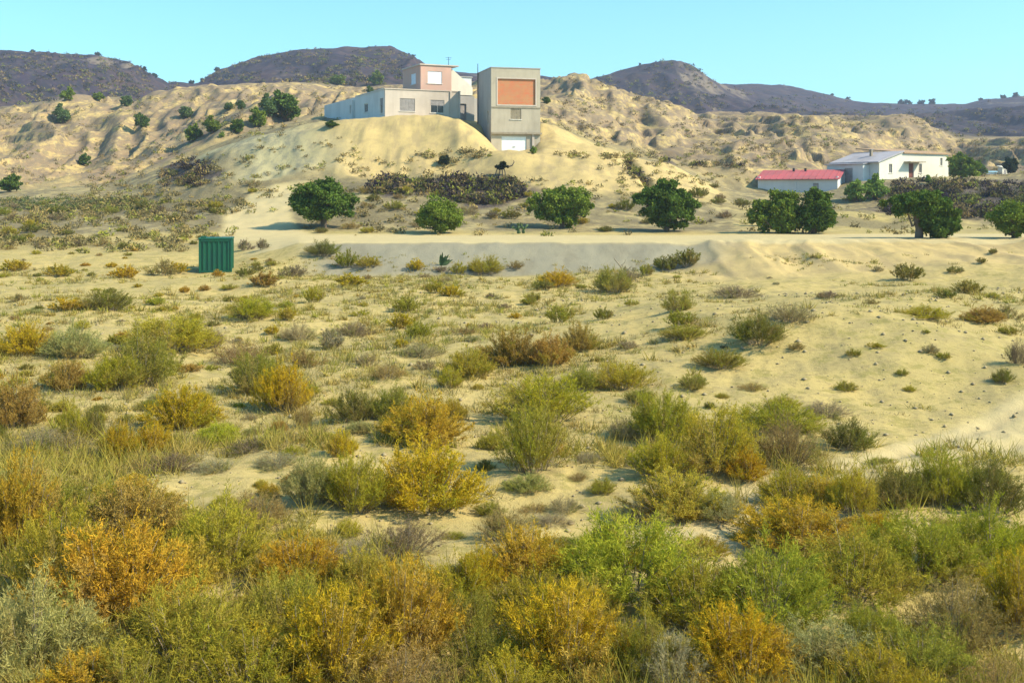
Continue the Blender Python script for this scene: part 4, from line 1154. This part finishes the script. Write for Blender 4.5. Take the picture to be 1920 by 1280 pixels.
# crowns are one unit tall; the scale is the height of the tree in pixels
tree('carob_tree', 604, 427, 88, tree_mesh(1, [(0.0,0,0.62,0.62,0.5,0.33),(-0.35,0.1,0.55,0.35,0.3,0.26),(0.42,0,0.52,0.36,0.3,0.28),(0.05,-0.1,0.8,0.4,0.35,0.2),(0.0,0,0.42,0.6,0.5,0.24)], 38000, 0.054, 0.34, 0.075, (0.02,0)), DG,
     'dark round tree with a short trunk at the left end of the road', group=RT)
tree('carob_tree', 822, 438, 66, tree_mesh(2, [(0,0,0.50,0.60,0.5,0.46),(0.25,0,0.42,0.4,0.4,0.38)], 26000, 0.058, 0.3, 0.06), MG, 'low green bush-like tree between two larger trees by the road', group=RT)
tree('carob_tree', 1052, 428, 80, tree_mesh(3, [(-0.3,0,0.52,0.45,0.4,0.36),(0.25,0,0.58,0.5,0.4,0.38),(0.05,0,0.75,0.35,0.3,0.22),(0.5,0,0.5,0.28,0.3,0.28)], 34000, 0.054, 0.25, 0.06), MG,
     'green tree with a flat lumpy crown below the tall grey house', group=RT)
tree('carob_tree', 1246, 434, 96, tree_mesh(4, [(0.02,0,0.62,0.5,0.45,0.34),(-0.25,0,0.68,0.33,0.3,0.24),(0.33,0,0.45,0.32,0.3,0.32),(0.05,0,0.82,0.33,0.3,0.18),(0.08,0,0.38,0.42,0.4,0.26)], 38000, 0.054, 0.3, 0.055, (0.08,0)), DG,
     'dense green tree on a thin leaning trunk right of the mounds', group=RT)
tree('carob_tree', 1470, 437, 88, tree_mesh(5, [(-0.05,0,0.52,0.36,0.35,0.45),(-0.45,0,0.42,0.32,0.3,0.32)], 26000, 0.058, 0.25, 0.06), MG, 'left one of two touching trees in front of the red-roofed shed', group=RT)
tree('carob_tree', 1524, 438, 88, tree_mesh(6, [(0.05,0,0.56,0.36,0.35,0.42),(0.1,0,0.35,0.38,0.3,0.3)], 26000, 0.058, 0.25, 0.06), DG, 'right one of two touching trees in front of the red-roofed shed', group=RT)
tree('carob_tree', 1722, 446, 100, tree_mesh(7, [(0.02,0,0.70,0.42,0.4,0.28),(-0.42,0,0.60,0.30,0.3,0.20),(0.42,0,0.42,0.36,0.35,0.38),(0.15,0,0.55,0.4,0.35,0.34),(0.38,0,0.24,0.38,0.35,0.24)], 38000, 0.054, 0.42, 0.07, (-0.05,0)), DG,
     'lopsided dark tree with a bare trunk on its left, below the farmhouse', group=RT)
tree('carob_tree', 1900, 446, 68, tree_mesh(8, [(0,0,0.52,0.62,0.5,0.44),(0.5,0,0.5,0.4,0.4,0.42)], 26000, 0.058, 0.25, 0.06), MG, 'broad green tree cut by the right edge beside the road', group=RT)
# garden of the farmhouse
TG = 'garden trees of the farmhouse'
small = [tree_mesh(20+i, [(0,0,0.55,0.42,0.4,0.42),(0.15,0,0.42,0.35,0.35,0.3),(-0.18,0.05,0.6,0.28,0.3,0.28)], 7000, 0.09, 0.22, 0.05, nclump=60, limb_n=6) for i in range(4)]
for (px, py, hpx, tn, lb, sx, vi) in (
    (1606,378,44,LG,'pale green garden bush below the left wing of the farmhouse, left of two',1.1,0),
    (1644,374,44,LG,'pale green garden bush below the left wing of the farmhouse, right of two',1.0,1),
    (1806,350,54,MG,'bright green tree at the right end of the farmhouse',1.1,2),
    (1815,300,20,DG,'small dark tree above the bright green one behind the farmhouse',0.7,3),
    (1840,322,26,BG,'small dull green tree right of the farmhouse',0.9,1),
    (1896,338,34,(0.03,0.045,0.04),'dark bush next to the tiny white hut',0.9,0),
    (1740,345,18,LG,'small yellowish bush against the farmhouse front',0.7,3)):
    Yb = {1815: 150, 1840: 146, 1896: 146, 1806: 140}.get(px)
    b = None
    if Yb:
        x = (px-960)/F*Yb; b = (x, Yb, float(height(x, Yb)[0]))
    tree('garden_tree', px, py, hpx, small[vi], tn, lb, 'tree', TG, R.uniform(0, 6), sx, b)
# hillside trees left of the houses
TH = 'trees on the badland slopes'
for (px, py, hpx, tn, lb, sx, vi) in (
    (535,226,58,DG,'largest dark tree on the slope left of the cream house',1.15,0),
    (505,220,40,BG,'tree touching the left side of the largest slope tree',0.9,1),
    (483,240,40,MG,'green tree just below and left of the largest slope tree',1.0,2),
    (446,251,28,DG,'small dark tree between two brighter ones on the left slope',1.0,3),
    (400,249,30,MG,'bright rounded tree in the middle of the slope tree row',1.2,1),
    (362,266,36,MG,'lowest tree at the left end of the slope tree row',0.95,0),
    (416,262,12,LG,'tiny bush below the slope tree row',1.0,2),
    (348,222,24,BG,'dull tree above the left end of the slope tree row',1.1,3),
    (265,240,30,DG,'dark tree in a gully of the left badlands',0.95,2),
    (118,232,34,BG,'rounded bush-like tree high on the left badlands',1.0,1),
    (158,312,26,DG,'small dark tree halfway up the left badlands',0.9,0),
    (20,360,36,DG,'dark tree at the foot of the badlands by the left edge',1.2,2),
    (428,208,16,BG,'tiny tree high on the slope behind the row',1.2,0),
    (452,206,18,BG,'tiny tree high on the slope, right of another tiny one',1.0,3),
    (125,190,24,MG,'left one of the trees on the edge of the left badlands',1.2,1),
    (185,190,18,MG,'low bushy tree on the edge of the left badlands',1.5,2),
    (238,200,22,BG,'right one of the trees on the edge of the left badlands',1.1,3),
    (632,160,22,MG,'small tree on the ridge left of the pink storey, left of two',1.5,0),
    (705,160,26,MG,'small tree on the ridge left of the pink storey, right of two',1.1,1),
    (694,178,18,BG,'tiny tree just behind the roof of the cream house',0.9,2),
    (1025,195,14,DG,'tiny dark tree right of the tall grey house',1.2,3),
    (832,312,20,(0.03,0.04,0.03),'small black-looking bush on the sand below the cream house',1.3,0),
    (623,240,12,DG,'dark low bush at the far left end of the cream house',2.2,1),
    (1000,291,16,LG,'pale green bush at the right corner of the garage door',1.0,2)):
    tree('slope_tree', px, py, hpx, small[vi], tn, lb, 'tree', TH, R.uniform(0, 6), sx)
# trees on the skyline
far_t = [tree_mesh(40+i, [(0,0,0.55,0.45,0.45,0.42),(0.2,0,0.5,0.3,0.3,0.3)], 500, 0.22, 0.25, 0.06, nclump=16, limb_n=4) for i in range(3)]
sk = sorted([(183,13),(60,9),(270,12),(290,12),(408,12),(360,12),(378,9),(775,9),(1200,7),(1590,9),(1688,14),(1702,16),(1728,15),(1748,17),(1880,12),(1905,14),(1840,9),(1560,7)])
nm_ = ['first','second','third','fourth','fifth','sixth','seventh','eighth','ninth','tenth','eleventh','twelfth','thirteenth','fourteenth','fifteenth','sixteenth','seventeenth','eighteenth']
for i, (px, hp) in enumerate(sk):
    hp *= 0.8
    Ys = np.arange(540, 900, 4.0); xs = (px-960)/F*Ys
    rows_ = HZ - (height(xs, Ys) - CZ)/Ys*F
    kk = int(np.argmin(rows_)); x, y = xs[kk], Ys[kk]
    tree('skyline_tree', px, 0, hp, far_t[i % 3], (0.035, 0.055, 0.035), f'tiny tree on the skyline of the dark hills, {nm_[i]} from left', 'tree', 'trees on the skyline', R.uniform(0, 6), 1.25, (float(x), float(y), float(height(x, y)[0]) - 0.22*hp*float(y)/F))

# black bush standing on bare stems below the garage
g = np.random.default_rng(77)
x, y, z = ground_at(940, 331)
bb = empty('black_bush', (x, y, z)); k = y / F
tag(bb, 'black bush on several bare stems with one long branch, below the garage', 'bush')
tm, cm = tree_mesh(78, [(0,0,19*k,11*k,8*k,8*k),(-4*k,0,16*k,9*k,8*k,6*k),(5*k,0,20*k,8*k,7*k,6*k)], 2200, 0.16, 0.3, 0.03, nclump=26, limb_n=3)
link(bpy.data.objects.new('crown', cm), bb).color = (0.012, 0.012, 0.014, 1)
for (dx, dz) in ((-10, 14), (-3, 13), (2, 13), (7, 14)):
    V, Q = tube_arrays([(np.array([[dx*k*1.1, 0, -0.1], [dx*k, 0.02, dz*k*0.5], [dx*k*0.7, 0, dz*k]]), np.array([0.05, 0.045, 0.04]))], 6)
    link(bpy.data.objects.new('stem', mesh_np('stem', V, Q, M_DARKM)), bb)
V, Q = tube_arrays([(np.array([[6*k, 0, 19*k], [13*k, 0, 17*k], [20*k, 0, 19*k], [24*k, 0, 25*k], [23*k, 0, 29*k]]), np.array([0.10, 0.08, 0.06, 0.05, 0.03]))], 6)
link(bpy.data.objects.new('branch', mesh_np('branch', V, Q, M_BARK)), bb)

# dead branch and prickly plants near the bank
x, y, z = ground_at(1165, 545); k = y / F
db = empty('dead_branch', (x, y, z))
tag(db, 'bare crooked dead branch sticking up from a tangled shrub by the bank', 'branch')
paths = [([[0,0,-0.1],[-2*k,0,20*k],[4*k,0.05,34*k],[-2*k,0,46*k],[-12*k,0,58*k],[-14*k,0,62*k]], [0.05,0.045,0.035,0.03,0.02,0.012]),
         ([[4*k,0.05,34*k],[12*k,0,40*k],[20*k,0,46*k]], [0.03,0.02,0.01]), ([[-2*k,0,46*k],[6*k,0,52*k],[8*k,0,58*k]], [0.02,0.014,0.008]), ([[-2*k,0,20*k],[-14*k,0,30*k],[-18*k,0,38*k]], [0.03,0.02,0.01])]
for i, p in enumerate(paths):
    V, Q = tube_arrays([(np.array(p[0], float), np.array(p[1]))], 6)
    link(bpy.data.objects.new('limb', mesh_np('limb', V, Q, M_TWIG)), db)
M_PAD = plain_mat('cactus_skin', (0.085, 0.135, 0.045), 0.6, var=0.35, scale=8.0)
def prickly_pear(px, py, hpx, label, seed, mat=M_PAD):
    g = np.random.default_rng(seed)
    x, y, z = ground_at(px, py); k = hpx * y / F
    o = empty('prickly_pear', (x, y, z)); tag(o, label, 'cactus', 'prickly pears')
    pads = []
    def add(p, d, s, depth):
        c = p + d*s*0.5; pads.append((c, d, s))
        if depth == 0: return
        for _ in range(2 if depth > 1 else int(g.integers(1, 3))):
            nd = unit(d + g.normal(0, 0.55, 3)*np.array([1, 0.8, 0.5])); nd[2] = abs(nd[2])
            add(p + d*s*0.92, nd, s*0.85, depth-1)
    for j in range(3):
        add(np.array([g.uniform(-0.4, 0.4)*k, g.uniform(-0.2, 0.2)*k, -0.05]), unit(np.array([g.uniform(-0.5, 0.5), g.uniform(-0.3, 0.3), 1.0])), 0.36*k, 2)
    for c, d, s in pads:
        bm = bmesh.new()
        bmesh.ops.create_icosphere(bm, subdivisions=2, radius=0.5)
        zax = Vector(d); xax = Vector((g.normal(), g.normal(), 0.2)).cross(zax).normalized(); yax = zax.cross(xax)
        m3 = Matrix((xax*s*0.68, yax*s*0.16, zax*s)).transposed()
        for v_ in bm.verts: v_.co = m3 @ v_.co + Vector(c)
        bm_obj('pad', bm, mat, o, True)
prickly_pear(975, 438, 26, 'prickly pear with pale pads left of the flat-crowned tree by the road', 5)
prickly_pear(1430, 425, 40, 'prickly pear at the left foot of the two touching trees', 6)
x, y, z = ground_at(826, 499); k = y / F
ag = empty('agave', (x, y, z)); tag(ag, 'dark green agave leaning to the right on the bank foot', 'agave')
for j in range(9):
    a = -0.5 + j*0.16; L = (22 + 5*math.sin(j*2.1))*k
    bm = bmesh.new()
    dx, dz = math.sin(a+0.5), math.cos(a+0.5)
    pts = [(0, 0.05), (0.35, 0.075), (0.75, 0.05), (1.0, 0.004)]
    rows_ = []
    for (tt, ww) in pts:
        cx, cz = dx*L*tt, dz*L*tt
        rows_.append([bm.verts.new((cx - ww*dz, (j-4)*0.03*tt, cz + ww*dx)), bm.verts.new((cx, (j-4)*0.03*tt + 0.03, cz)), bm.verts.new((cx + ww*dz, (j-4)*0.03*tt, cz - ww*dx))])
    for r0, r1 in zip(rows_[:-1], rows_[1:]):
        for q in (0, 1): bm.faces.new((r0[q], r0[q+1], r1[q+1], r1[q]))
    bm_obj('leaf', bm, M_PAD, ag)

# ------------------------------------------------------------------ stuff: dark brush, far scrub, dry weeds, stones
M_SCRUB = foliage_mat('far_scrub', (0.10, 0.09, 0.05), 0.35, 0.12)
def clumps(name, pts, size, tris_each, leaf, color, label, seed, flat=0.55):
    """many low clumps of leaves joined into one mass"""
    g = np.random.default_rng(seed)
    pts = np.asarray(pts, float); n = len(pts)
    size = np.asarray(size, float).reshape(-1, 1, 1)
    d = unit(g.normal(0, 1, (n, tris_each, 3))); d[..., 2] = np.abs(d[..., 2])
    lp = pts[:, None, :] + d * g.uniform(0.3, 1, (n, tris_each, 1)) * size * np.array([0.5, 0.5, flat])
    L = leaf * size * g.uniform(0.6, 1.3, (n, tris_each, 1))
    ld = unit(g.normal(0, 1, lp.shape) + np.array([0, 0, 0.5])); sd = unit(np.cross(ld, g.normal(0, 1, lp.shape)))
    v = np.stack([lp - sd*L*0.3, lp + sd*L*0.3, lp + ld*L], 2).reshape(-1, 3)
    m = n*tris_each
    cl = g.uniform(0, 1, (n, 1)); hu = g.uniform(0, 1, (n, 1))
    col = np.stack([np.clip(0.7*cl + 0.3*g.uniform(0, 1, (n, tris_each)), 0, 1), np.broadcast_to(g.uniform(0.2, 1, (n, 1)), (n, tris_each)), np.broadcast_to(hu, (n, tris_each))], -1).reshape(-1, 3)
    me_ = mesh_np(name, v, np.arange(m*3).reshape(-1, 3), M_SCRUB, np.repeat(col, 3, axis=0))
    o = link(bpy.data.objects.new(name, me_))
    o.color = color + (1,)
    tag(o, label, None, None, 'stuff')
    return o
g = np.random.default_rng(91)
def scatter_px(boxes, thr=None, sc=0.03, seed=5):
    """points of the terrain behind random pixels of rounded patches, thinned by noise so that they lie in drifts"""
    out = []
    for (x0, x1, y0, y1, n) in boxes:
        k = 0
        while k < n:
            a, b = g.uniform(-1, 1, 2)
            if a*a*a*a + b*b*b*b > g.uniform(0.55, 1.0): continue
            px = (x0+x1)/2 + a*(x1-x0)/2; py = (y0+y1)/2 + b*(y1-y0)/2
            k += 1
            if thr is not None and vnoise(np.array([px*sc]), np.array([py*sc*2.5]), seed)[0] + 0.5*vnoise(np.array([px*sc*2.7]), np.array([py*sc*6]), seed+1)[0] < thr + g.uniform(-0.2, 0.2): continue
            out.append(ground_at(px, py))
    return np.array(out)
P1 = scatter_px([(-60,450,376,476,1500),(-80,380,362,412,520),(150,600,290,405,1100),(470,700,250,300,60),(1150,1195,296,330,30),(1020,1190,288,300,110),(780,930,284,300,110),(540,1350,340,446,560),(1330,1960,368,442,240),(580,900,296,345,120),(1110,1440,280,352,300)], -0.05, 0.035)
clumps('slope_scrub', P1, 0.3 + 1.0*g.uniform(0, 1, len(P1))**1.5, 34, 0.19, (0.21, 0.170, 0.072), 'low brown and olive scrub covering the slopes behind the road', 92, 0.42)
P2 = scatter_px([(820,985,332,386,700),(690,850,332,368,300),(1640,1960,338,412,1100),(1230,1410,286,316,240),(1168,1186,300,322,16),(1184,1202,318,338,16),(1198,1216,334,356,16),(300,390,296,356,160)], -0.2, 0.045)
P2 = P2[P2[:, 1] < 150]
clumps('dark_brush', P2, 0.5 + 1.4*g.uniform(0, 1, len(P2))**1.5, 44, 0.17, (0.034, 0.026, 0.038), 'nearly black brush lying on the slopes below the houses', 93, 0.45)
P3 = scatter_px([(-40,360,170,356,1500),(320,780,155,264,1200),(1000,1310,145,304,1500),(1280,1820,204,324,2000),(1770,1960,260,334,500)], -0.05, 0.03)
P3 = P3[(P3[:, 1] > 128) & (P3[:, 1] < 330)]
clumps('badland_scrub', P3, 0.3 + 1.3*g.uniform(0, 1, len(P3))**2.2, 22, 0.21, (0.19, 0.155, 0.085), 'sparse scrub dotted over the golden badlands', 94, 0.4)
P4 = scatter_px([(-40,350,92,206,1300),(340,790,88,166,1400),(1010,1960,110,274,3200)], -0.3, 0.03)
P4 = P4[P4[:, 1] > 330]
clumps('hill_scrub', P4, g.uniform(1.2, 3.6, len(P4)), 18, 0.26, (0.048, 0.045, 0.036), 'dark scrub on the flat-topped hills', 95, 0.35)

P5 = scatter_px([(-120,300,372,398,620)], None)
clumps('field_crop', P5, 0.35 + 0.5*g.uniform(0, 1, len(P5)), 24, 0.24, (0.085, 0.115, 0.050), 'strip of dark green field at the foot of the left badlands', 96, 0.5)
# dry weeds on the plain
def weeds(n, seed, ymin, ymax, hmin, hmax, blades, wid, color, name, label):
    g = np.random.default_rng(seed)
    y = ymin + (ymax-ymin) * g.uniform(0, 1, n)**1.2
    x = g.uniform(-0.5, 0.5, n) * y
    keep = (fbm(x*0.25, y*0.25, 3, 77) + g.uniform(-0.5, 0.5, n)) > np.where(x > 0.10*y, 0.50, np.where(x > -0.16*y, 0.08, -0.18))
    x = x[keep]; y = y[keep]; n = len(x)
    z = height(x, y)
    b = np.stack([x, y, z], -1)[:, None, :] + g.normal(0, 0.07, (n, blades, 3)) * [1, 1, 0]
    d = unit(g.normal(0, 0.75, (n, blades, 3)) + [0, 0, 0.8]); d[..., 2] = np.abs(d[..., 2])
    L = g.uniform(hmin, hmax, (n, 1, 1)) * g.uniform(0.6, 1.2, (n, blades, 1))
    s = unit(np.cross(d, g.normal(0, 1, d.shape))) * wid * (0.6 + y[:, None, None]/25)
    v = np.stack([b - s - [0, 0, 0.02], b + s - [0, 0, 0.02], b + d*L], 2).reshape(-1, 3)
    m = n*blades
    col = np.stack([g.uniform(0, 1, m), np.repeat(g.uniform(0, 1, n), blades), np.repeat(g.uniform(0, 1, n), blades)], -1)
    me_ = mesh_np(name, v, np.arange(m*3).reshape(-1, 3), M_LEAF, np.repeat(col, 3, axis=0))
    o = link(bpy.data.objects.new(name, me_)); o.color = color + (1,)
    tag(o, label, None, None, 'stuff')
weeds(15000, 201, 8, 60, 0.05, 0.19, 14, 0.006, (0.36, 0.30, 0.11), 'dry_weeds', 'short dry weeds scattered over the sandy plain')
weeds(3200, 203, 9, 57, 0.14, 0.34, 26, 0.008, (0.37, 0.30, 0.075), 'dry_tufts', 'ankle-high gold and olive tufts between the shrubs')
weeds(2600, 204, 8.5, 19, 0.22, 0.50, 30, 0.006, (0.37, 0.305, 0.060), 'tall_weeds', 'knee-high straw and olive weeds knitting the near shrubs together')
weeds(6500, 202, 8, 58, 0.07, 0.25, 14, 0.006, (0.26, 0.23, 0.12), 'grey_litter', 'grey dry twigs and low weeds between the shrubs')
# stones
g = np.random.default_rng(303)
n = 2600
y = 8 + 36*g.uniform(0, 1, n)**1.1; x = g.uniform(-0.5, 0.5, n)*y; z = height(x, y)
oct_v = np.array([[1,0,0],[0,1,0],[-1,0,0],[0,-1,0],[0,0,1],[0,0,-1]], float)
oct_f = np.array([[0,1,4],[1,2,4],[2,3,4],[3,0,4],[1,0,5],[2,1,5],[3,2,5],[0,3,5]])
s = (0.012 + 0.035*g.uniform(0, 1, n)**3) * (1 + y/40)
V = oct_v[None]*s[:, None, None]*g.uniform(0.6, 1.4, (n, 6, 3))*[1, 1, 0.7] + np.stack([x, y, z + s*0.2], -1)[:, None, :]
Fc = oct_f[None] + (np.arange(n)*6)[:, None, None]
M_STONE = wall_mat('pale_stone', (0.33, 0.27, 0.15), (0.24, 0.195, 0.12), 0.005, 9.0)
st_ = link(bpy.data.objects.new('stones', mesh_np('stones', V.reshape(-1, 3), Fc.reshape(-1, 3), M_STONE)))
tag(st_, 'small stones and clods lying on the sandy plain', None, None, 'stuff')
print('SHRUBS', len(SHRUBS), {k: sum(1 for s in SHRUBS if KIND_OF[s['tone']] == k) for k in KIND})
